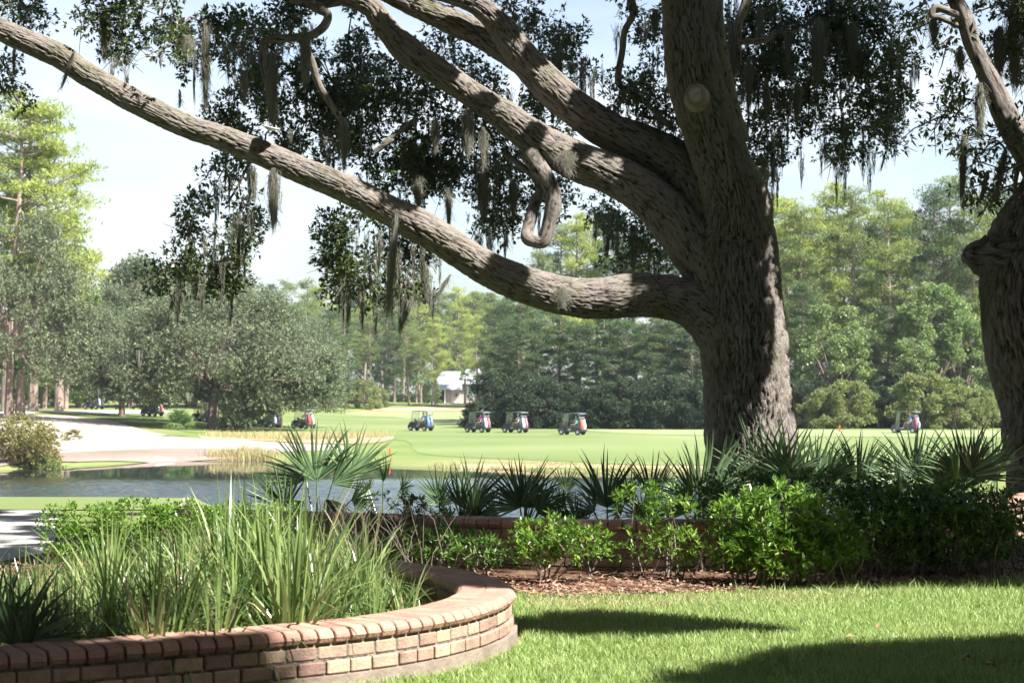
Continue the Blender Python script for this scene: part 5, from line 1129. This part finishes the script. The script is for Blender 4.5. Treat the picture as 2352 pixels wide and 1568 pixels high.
# pond-side bush, small palmetto, reeds
def wshrub(name, label, cxy, H, Wd, leafm, n, L, W, cat_='bush', up=.6):
    p = cxy; e = empty(name, p, label=label, cat=cat_); parts = []; mb = MB()
    for k in range(n):
        az = random.uniform(0, 6.28); u = random.random() ** .6; h = random.uniform(.1, 1) * (1 - .45 * u * u); c = np.array([math.cos(az) * u * Wd / 2, math.sin(az) * u * Wd / 2, h * H]); r = .16 * H
        q, o = ball(10, c, (r, r, r * 1.2), .1); parts.append(tufts(q, unit(o * .4 + [0, 0, up]), 6, L, W, .7))
        if k % 4 == 0: mb.tube([(c[0] * .2, c[1] * .2, 0), tuple(c)], [.03, .01], 4)
    link('foliage', leaf_mesh('foliage', *cat(parts)), leafm, e); mb.build('stems', M['stem'], e); return e
M['wax'] = mat('wax_myrtle_leaf', (0.12, 0.15, 0.04), .6, island=(.36, .30, .12), trans=.3)
wshrub('pond_bush', 'large yellow green bush with rusty patches on the sand spit at the left edge', gz(50, 101), 2.7, 4.6, M['wax'], 260, .17, .07)
wshrub('pond_bush', 'lower grey purple skirt of the pond bush, right of the big yellow one', gz(108, 100.5), 1.1, 2.0, M['bush_olive'], 80, .13, .05)
def fanpalm(name, label, base, H, n, L, trunk, m='far_palm', cat_='palm'):
    e = empty(name, base, label=label, cat=cat_)
    if trunk:
        mb = MB(); mb.tube([(0, 0, -.3), (0, 0, H * .5), (0, 0, H)], [.2, .17, .2], 8); mb.build('trunk', M['pine_bark'], e)
    me = frond_mesh(.55, 14, 3.6, .2, .06, .3); me.materials.append(M[m])
    for k in range(n):
        az = 6.283 * k / n + random.uniform(-.2, .2); el = random.uniform(-.4, 1.3) if trunk else random.uniform(-.1, 1.5); d = Vector((math.cos(az) * math.cos(el), math.sin(az) * math.cos(el), math.sin(el)))
        f = bpy.data.objects.new('frond', me); C.objects.link(f); f.parent = e; f.location = Vector((0, 0, H)) + d * L * .6; f.rotation_euler = d.to_track_quat('Z', 'Y').to_euler(); f.scale = (L * 1.1,) * 3
    return e
fanpalm('young_palm', 'bushy young fan palm at the left foot of the great rounded oak', gz(412, 141), 1.0, 44, 1.25, False)
fanpalm('young_palm', 'small orange tipped fan palm on the bright sand', gp(168, 1036), .8, 18, .7, False, 'wax')
fanpalm('cabbage_palm', 'cabbage palm left of the porch, right one of the pair', gz(967, 316), 4.2, 18, 1.3, True)
fanpalm('cabbage_palm', 'shorter cabbage palm left of the porch, left one of the pair', gz(956, 318), 3.8, 16, 1.2, True)
fanpalm('cabbage_palm', 'cabbage palm between the two roof gables of the house', gz(1068, 314), 4.6, 18, 1.3, True)
mb = MB(); mb.tube([(0, 0, -.3), (0, 0, 1.2), (.1, 0, 2.6), (0, 0, 4.5)], [.6, .42, .4, .36], 9); o = mb.build('tree_bole', M['bark_far'], None, True); o.location = gz(46, 160); tag(o, 'dark upright bole with roots on the rusty mulch at the far left', 'tree trunk')
# tan reeds at the bunker edge
def reeds(label, poly_pts, n, L):
    X = []; Y = []
    A = [gp(x, y) for x, y in poly_pts]
    for k in range(n):
        a, b_ = random.sample(A, 2); t = random.random(); q = a.lerp(b_, t); X.append(q.x + random.gauss(0, .4)); Y.append(q.y + random.gauss(0, .4))
    X = np.array(X); Y = np.array(Y); me = blades(X, Y, terr(X, Y), rng.uniform(.5, 1.1, n) * L, rng.uniform(.02, .045, n), rng.uniform(.1, .6, n))
    tag(link('tall_grass', me, M['reed']), label, 'grass', kind='stuff')
M['reed'] = mat('reed', (0.36, 0.33, 0.14), .7, island=(.52, .45, .26), trans=.3)
reeds('tan grasses on the bunker lip below the great rounded oak', [(480, 1004), (560, 1008), (640, 1012), (720, 1010), (800, 1008), (890, 1005)], 2600, .75)
reeds('pale green reeds on the pond edge below the bunker', [(480, 1050), (560, 1046), (600, 1050), (560, 1055), (620, 1054)], 1500, .8)
reeds('dry fringe of grass along the far pond bank', [(1000, 1074), (1150, 1078), (1300, 1084), (1500, 1086), (1640, 1087)], 2200, .25)

# ------------------------------------------------------------------ house
hs = empty('white_roofed_house', gz(1050, 322), label='pale house with white metal roof, porch and orange door beyond the fairway', cat='house')
HY_ = 322.0
M['roof'] = mat('metal_roof', (0.36, 0.38, 0.42), .4, spec=.5); M['stucco'] = mat('stucco', (0.34, 0.29, 0.27), .9, var=(.38, .33, .31), nscale=1); M['glass'] = mat('window_glass', (0.25, 0.32, 0.38), .1, spec=.8)
M['dark'] = mat('porch_dark', (0.04, 0.045, 0.06), .8); M['orange'] = mat('orange_door', (0.62, 0.26, 0.07), .5); M['white'] = mat('white_paint', (0.8, 0.8, 0.8), .5)
def hp(x, y, d=0): 
    v = P(x, y, HY_ + d); return v - hs.location
def hbox(name, x0, x1, y0, y1, d0, d1, m, par=hs):
    a = hp(x0, y1); b_ = hp(x1, y0); mb = MB(); mb.box(((a.x + b_.x) / 2, (d0 + d1) / 2, (a.z + b_.z) / 2), (abs(b_.x - a.x), d1 - d0, abs(b_.z - a.z))); return mb.build(name, m, par)
hbox('wall', 1036, 1058, 894, 928, 0, 8, M['stucco']); hbox('wall', 1058, 1108, 880, 928, 1.5, 9, M['stucco']); hbox('porch_back_wall', 990, 1036, 894, 928, 4, 8, M['dark'])
hbox('porch_floor', 985, 1062, 925, 929, -2, 4, M['white'])
for x in (994, 1020.5): hbox('porch_post', x, x + 3, 894, 926, -.2, .1, M['white'])
dr = hbox('door', 1024.5, 1037, 897, 925.5, .3, .45, M['orange'])
for x0, x1, y0, y1 in ((1026, 1030, 900, 922), (1032, 1036, 900, 922)): hbox('door_pane', x0, x1, y0, y1, .27, .295, M['glass'], hs)
wf = hbox('window', 1073, 1088, 888, 916, 1.4, 1.49, M['white']); hbox('pane', 1075, 1080, 890, 914, 1.36, 1.395, M['glass']); hbox('pane', 1081.5, 1086, 890, 914, 1.36, 1.395, M['glass']); hbox('window', 1046, 1050, 903, 910, -.05, -.005, M['dark'])
def hroof(name, pts, d0, d1):
    A = [hp(x, y) for x, y in pts]; k = len(A); mb = MB(); vs = [(a.x, d0, a.z) for a in A] + [(a.x, d1, a.z) for a in A]
    mb.add(vs, [tuple(range(k))[::-1], tuple(range(k, 2 * k))] + [(i, (i + 1) % k, (i + 1) % k + k, i + k) for i in range(k)]); return mb.build(name, M['roof'], hs)
def slope_roof(name, x0, x1, ye, xr0, xr1, yr, d0, dm, d1):
    a, b_, c, d = hp(x0, ye), hp(x1, ye), hp(xr0, yr), hp(xr1, yr); t = .15
    vs = [(a.x, d0, a.z), (b_.x, d0, b_.z), (d.x, dm, d.z), (c.x, dm, c.z), (a.x, d1, a.z), (b_.x, d1, b_.z)]
    lo = [(x, y, z - t) for x, y, z in vs]; mb = MB(); mb.add(vs, [(0, 1, 2, 3), (3, 2, 5, 4), (0, 3, 4), (1, 5, 2)]); mb.add(lo, [(0, 1, 5, 4)][:1]); mb.add([vs[0], vs[1], lo[1], lo[0]], [(0, 3, 2, 1)]); return mb.build(name, M['roof'], hs)
slope_roof('roof', 988, 1062, 894, 1012, 1056, 852, -1.2, 5, 10)
slope_roof('roof', 1052, 1116, 880, 1070, 1100, 846, .6, 5.5, 11)
hg = hs
# ------------------------------------------------------------------ stakes
M['red'] = mat('red_paint', (0.75, 0.10, 0.05), .5)
for x, y, lb, h in ((895, 1046, 'red hazard stake by the pond right of the tall spiky palmetto', .45), (1225, 962, 'red stake at the far edge of the green behind the carts', .55), (1928, 992, 'red stake on the fairway edge right of the big trunk', .55)):
    p = gp(x, y); mb = MB(); mb.box((0, 0, h / 2), (.11, .11, h)); mb.box((0, 0, h + .03), (.11, .11, .06), taper=.1); o = mb.build('hazard_stake', M['red']); o.location = p; tag(o, lb, 'stake')

# ------------------------------------------------------------------ golf carts
M['cart'] = mat('cart_body', (0.035, 0.04, 0.05), .35, spec=.6); M['tyre'] = mat('tyre', (0.02, 0.02, 0.02), .8); M['rim'] = mat('rim', (0.55, 0.56, 0.6), .35, metal=.6)
M['roofg'] = mat('cart_roof', (0.13, 0.14, 0.18), .5); M['seat'] = mat('cart_seat', (0.14, 0.14, 0.15), .6); M['wind'] = mat('windshield', (0.7, 0.75, 0.75), .1, alpha=.22)
def cart_proto():
    """heading -X; left side faces -Y"""
    e = empty('golf_cart')
    def prism(mb, prof, y0, y1, mi=0):
        k = len(prof); vs = [(x, y0, z) for x, z in prof] + [(x, y1, z) for x, z in prof]
        mb.add(vs, [tuple(range(k)), tuple(range(k, 2 * k))[::-1]] + [(i, i + k, (i + 1) % k + k, (i + 1) % k) for i in range(k)], mi)
    mb = MB()
    prism(mb, [(-1.18, .28), (-1.15, .50), (-.98, .74), (-.78, .88), (-.70, .86), (-.72, .60), (-.62, .36), (.10, .34), (.14, .56), (.30, .66), (.78, .66), (1.02, .60), (1.16, .48), (1.16, .30), (.80, .26), (-.6, .24)], -.56, .56)
    mb.build('body', M['cart'], e)
    mb = MB(); mb.box((.45, 0, .72), (.62, 1.06, .12)); mb.build('seat', M['seat'], e, bevel=.03)
    mb = MB(); mb.box((.78, 0, 1.02), (.12, 1.04, .42), Matrix.Rotation(R(10), 3, 'Y')); mb.build('backrest', M['seat'], e, bevel=.03)
    mb = MB(); prism(mb, [(-.72, 1.84), (-.70, 1.88), (-.2, 1.93), (.6, 1.93), (1.02, 1.88), (1.05, 1.82), (.6, 1.86), (-.2, 1.86)], -.60, .60); mb.build('roof', M['roofg'], e)
    for s_ in (-1, 1):
        mb = MB(); mb.tube([(-.74, s_ * .54, .86), (-.60, s_ * .56, 1.86)], .018, 6); mb.build('roof_post', M['cart'], e)
        mb = MB(); mb.tube([(.86, s_ * .54, .62), (.92, s_ * .56, 1.86)], .02, 6); mb.build('roof_post', M['cart'], e)
    mb = MB(); mb.tube([(1.0, -.4, .95), (1.0, .4, .95)], .018, 6); mb.build('grab_rail', M['cart'], e)
    mb = MB(); mb.add([(-.745, -.52, .88), (-.745, .52, .88), (-.61, .54, 1.84), (-.61, -.54, 1.84), (-.735, -.52, .88), (-.735, .52, .88), (-.60, .54, 1.84), (-.60, -.54, 1.84)], [(0, 1, 2, 3), (7, 6, 5, 4)]); mb.build('windshield', M['wind'], e)
    mb = MB(); mb.tube([(-.66, -.28, .80), (-.42, -.28, 1.0)], .018, 6); mb.lathe([(.17, -.012), (.185, 0), (.17, .012), (.15, 0)], (0, 0, 0), 14, ax='x'); sw = mb.build('steering_wheel', M['seat'], e)
    for v in sw.data.vertices:
        if abs(v.co.x) < .02 and abs(v.co.z) < .2: v.co = Matrix.Rotation(R(-40), 3, 'Y') @ v.co + Vector((-.42, -.28, 1.0))
    for x in (-.84, .78):
        for s_ in (-1, 1):
            mb = MB(); mb.lathe([(.12, -.1), (.21, -.1), (.235, -.07), (.235, .07), (.21, .1), (.12, .1)], (0, 0, 0), 16, ax='y'); wh = mb.build('wheel', M['tyre'], e, False); wh.location = (x, s_ * .50, .235)
            mb = MB(); mb.lathe([(.125, 0), (.12, .018 * s_), (.04, .03 * s_), (.01, .035 * s_)] if s_ > 0 else [(.01, -.035), (.04, -.03), (.12, -.018), (.125, 0)], (0, s_ * .105, 0), 12, ax='y'); mb.build('rim', M['rim'], wh)
    mb = MB(); mb.box((1.10, 0, .42), (.22, .9, .06)); mb.build('bag_well', M['cart'], e)
    for s_ in (-1, 1):
        mb = MB(); mb.lathe([(.01, -.01), (.06, 0), (.06, .02)], (-1.1, s_ * .36, .58), 8, ax='x'); mb.build('headlight', M['white'], e)
    return e
cart0 = cart_proto()
def bag(loc, col, rz, label, grp):
    key = 'bag%.2f%.2f%.2f' % col
    if key not in M: M[key] = mat(key, col, .6)
    e = empty('golf_bag', loc, rz, label=label, cat='golf bag', group=grp)
    mb = MB(); mb.lathe([(.10, 0), (.13, .03), (.125, .45), (.14, .8), (.15, .86), (.14, .88)], (0, 0, 0), 10); mb.lathe([(.06, .15), (.08, .2), (.08, .5), (.05, .55)], (.10, 0, 0), 8); o = mb.build('bag_body', M[key], e, True)
    mb = MB()
    for k in range(7):
        a = k * .9; x, y = .07 * math.cos(a), .07 * math.sin(a); h = 1.02 + .03 * (k % 3); mb.tube([(x, y, .85), (x * 1.3, y * 1.3, h)], .008, 4); mb.box((x * 1.3, y * 1.3, h + .03), (.07, .05, .07))
    mb.build('clubs', M['rim'], e); return e
# seated person: one continuous skinned body, clothes as children
def skinned(nodes, edges, name):
    me = bpy.data.meshes.new(name); me.from_pydata([n_[:3] for n_ in nodes], edges, []); o = bpy.data.objects.new(name, me); C.objects.link(o)
    sk = o.modifiers.new('s', 'SKIN'); sv = me.skin_vertices[0].data
    for i, n_ in enumerate(nodes): sv[i].radius = (n_[3], n_[3] if len(n_) < 5 else n_[4]); sv[i].use_root = (i == 0)
    sub = o.modifiers.new('u', 'SUBSURF'); sub.levels = 1; dg = bpy.context.evaluated_depsgraph_get(); r_ = bpy.data.meshes.new_from_object(o.evaluated_get(dg)); bpy.data.objects.remove(o)
    r_.polygons.foreach_set('use_smooth', [True] * len(r_.polygons)); return r_
# heading -X, hips at origin
BN = [(0, 0, 0, .13), (0.03, 0, .2, .115), (.02, 0, .38, .13), (0, 0, .48, .10), (-.02, 0, .56, .05), (-.03, 0, .64, .075), (-.03, 0, .74, .09), (-.03, 0, .82, .06),
      (0, -.18, .45, .055), (-.12, -.24, .22, .042), (-.38, -.18, .26, .032), (-.46, -.17, .28, .03),
      (0, .18, .45, .055), (-.12, .24, .22, .042), (-.38, .14, .26, .032), (-.46, .12, .28, .03),
      (-.05, -.10, -.02, .09), (-.46, -.13, .04, .07), (-.54, -.13, -.36, .048), (-.56, -.13, -.42, .04), (-.68, -.13, -.45, .035),
      (-.05, .10, -.02, .09), (-.46, .13, .04, .07), (-.54, .13, -.36, .048), (-.56, .13, -.42, .04), (-.68, .13, -.45, .035)]
BE = [(0, 1), (1, 2), (2, 3), (3, 4), (4, 5), (5, 6), (6, 7), (3, 8), (8, 9), (9, 10), (10, 11), (3, 12), (12, 13), (13, 14), (14, 15), (0, 16), (16, 17), (17, 18), (18, 19), (19, 20), (0, 21), (21, 22), (22, 23), (23, 24), (24, 25)]
body_me = skinned(BN, BE, 'body')
shirt_me = skinned([(0, 0, .02, .145), (0.03, 0, .2, .13), (.02, 0, .38, .145), (0, 0, .48, .11), (0, -.18, .45, .07), (-.09, -.235, .28, .062), (0, .18, .45, .07), (-.09, .235, .28, .062)], [(0, 1), (1, 2), (2, 3), (3, 4), (4, 5), (3, 6), (6, 7)], 'shirt')
short_me = skinned([(0, 0, 0, .14), (-.05, -.10, -.02, .105), (-.40, -.13, .03, .09), (-.05, .10, -.02, .105), (-.40, .13, .03, .09)], [(0, 1), (1, 2), (0, 3), (3, 4)], 'shorts')
cap_mb = MB(); cap_mb.lathe([(.095, 0), (.10, .03), (.085, .08), (.03, .11)], (-.03, 0, .76), 12); cap_mb.box((-.14, 0, .775), (.1, .13, .015)); cap_me = cap_mb.build('hat', M['white'], None, True)
cme = cap_me.data; bpy.data.objects.remove(cap_me)
M['skin'] = mat('skin', (0.50, 0.29, 0.21), .6); M['khaki'] = mat('khaki_shorts', (0.42, 0.36, 0.28), .8); M['shoe'] = mat('shoe', (0.8, 0.8, 0.8), .6)
body_me.materials.append(M['skin'])
def person(loc, rz, col, hat, label):
    key = 'shirt%.2f%.2f%.2f' % col
    if key not in M: M[key] = mat(key, col, .8)
    e = empty('person', loc, rz, label=label, cat='person', group='golfers seated in the carts')
    for nm, me in (('body', body_me),): o = bpy.data.objects.new(nm, me); C.objects.link(o); o.parent = e
    for nm, me, mm in (('shirt', shirt_me, M[key]), ('shorts', short_me, M['khaki'])):
        me = me.copy(); me.materials.clear(); me.materials.append(mm); o = bpy.data.objects.new(nm, me); C.objects.link(o); o.parent = e
    me = cme.copy(); me.materials.clear(); me.materials.append(M['white'] if hat else M['dark']); o = bpy.data.objects.new('hat', me); C.objects.link(o); o.parent = e
    mb = MB()
    for s_ in (-1, 1): mb.box((-.64, s_ * .13, -.455), (.28, .1, .09))
    mb.build('shoes', M['shoe'], e, bevel=.02)
carts = [ # x, Y, heading offset deg, where, driver shirt, hat, second shirt, bag colours
 (118, 222, 8, 'farthest left beside the bole', (.12, .14, .2), 0, None, ((.5, .15, .2), (.08, .08, .1))),
 (216, 200, 30, 'second from left on the path', (.5, .55, .65), 1, (.6, .15, .12), ((.5, .6, .65), (.12, .1, .12))),
 (350, 184, 30, 'third from left beside the palm', (.35, .4, .65), 1, None, ((.7, .75, .8), (.7, .25, .25))),
 (466, 178, 30, 'hidden behind the great rounded oak', (.2, .25, .5), 0, None, ((.1, .1, .12), (.2, .2, .25))),
 (618, 175, 35, 'half veiled by drooping oak leaves', (.3, .4, .7), 0, (.25, .3, .5), ((.5, .6, .8), (.1, .1, .12))),
 (697, 171, 38, 'just above the tall spiky palmetto', (.25, .4, .8), 1, None, ((.75, .1, .08), (.7, .75, .8))),
 (967, 165, 34, 'leftmost of four on the fairway', (.30, .48, .85), 0, None, ((.15, .3, .7), (.25, .25, .3))),
 (1098, 161, 34, 'second of four on the fairway', (.75, .18, .60), 0, None, ((.8, .85, .85), (.45, .15, .2))),
 (1184, 161, 34, 'third of four on the fairway', (.65, .62, .80), 1, None, ((.75, .85, .9), (.4, .2, .28))),
 (1315, 153, 30, 'rightmost of four on the fairway', (.10, .55, .58), 0, None, ((.80, .14, .09), (.8, .85, .85))),
 (2080, 152, 30, 'behind the great round palmetto fan', (.20, .35, .75), 1, None, ((.6, .1, .25), (.75, .8, .85)))]
COLN = {0: 'dark'}
cn = ['dark shirt', 'pale grey shirt', 'lavender grey shirt', 'dark blue shirt', 'blue shirt', 'bright blue shirt', 'light blue shirt', 'magenta shirt', 'white and lilac shirt', 'teal shirt', 'blue shirt']
for i, (x, Y, hd, wh, sc1, hat, sc2, bags) in enumerate(carts):
    o = cart0 if i == 0 else copy_tree(cart0)
    p = gz(x, Y) + Vector((0, 0, .03)); rz = -R(hd); o.location = p; o.rotation_euler = (0, 0, rz)
    tag(o, f'dark golf cart with grey roof, {wh}', 'golf cart', 'golf carts crossing the course')
    Rm = Matrix.Rotation(rz, 3, 'Z')
    person(p + Rm @ Vector((.50, -.27, .92)), rz, sc1, hat, f'golfer in {cn[i]} driving the cart {wh}')
    if i not in (0, 3): person(p + Rm @ Vector((.52, .27, .92)), rz, sc2 or (.12, .13, .17), 1 - hat, f'golfer in the far seat of the cart {wh}')
    for k, bc in enumerate(bags):
        b_ = bag(p + Rm @ Vector((1.10, -.24 + .48 * k, .46)), bc, rz, f'golf bag on the {"near" if k == 0 else "far"} side of the cart {wh}', 'golf bags on the carts')
        b_.rotation_euler = (0, R(-10), rz)

# ------------------------------------------------------------------ haze
hm = bpy.data.materials.new('haze'); hm.use_nodes = True; n = hm.node_tree.nodes; l = hm.node_tree.links
n.remove(n['Principled BSDF']); pv = n.new('ShaderNodeVolumePrincipled'); pv.inputs['Color'].default_value = (0.80, 0.91, 1.0, 1); pv.inputs['Density'].default_value = 0.00016; pv.inputs['Anisotropy'].default_value = 0.2
l.new(pv.outputs[0], n['Material Output'].inputs['Volume'])
mb = MB(); mb.box((0, 480, 16), (2600, 1100, 48)); hz = mb.build('haze', hm); tag(hz, kind='stuff')
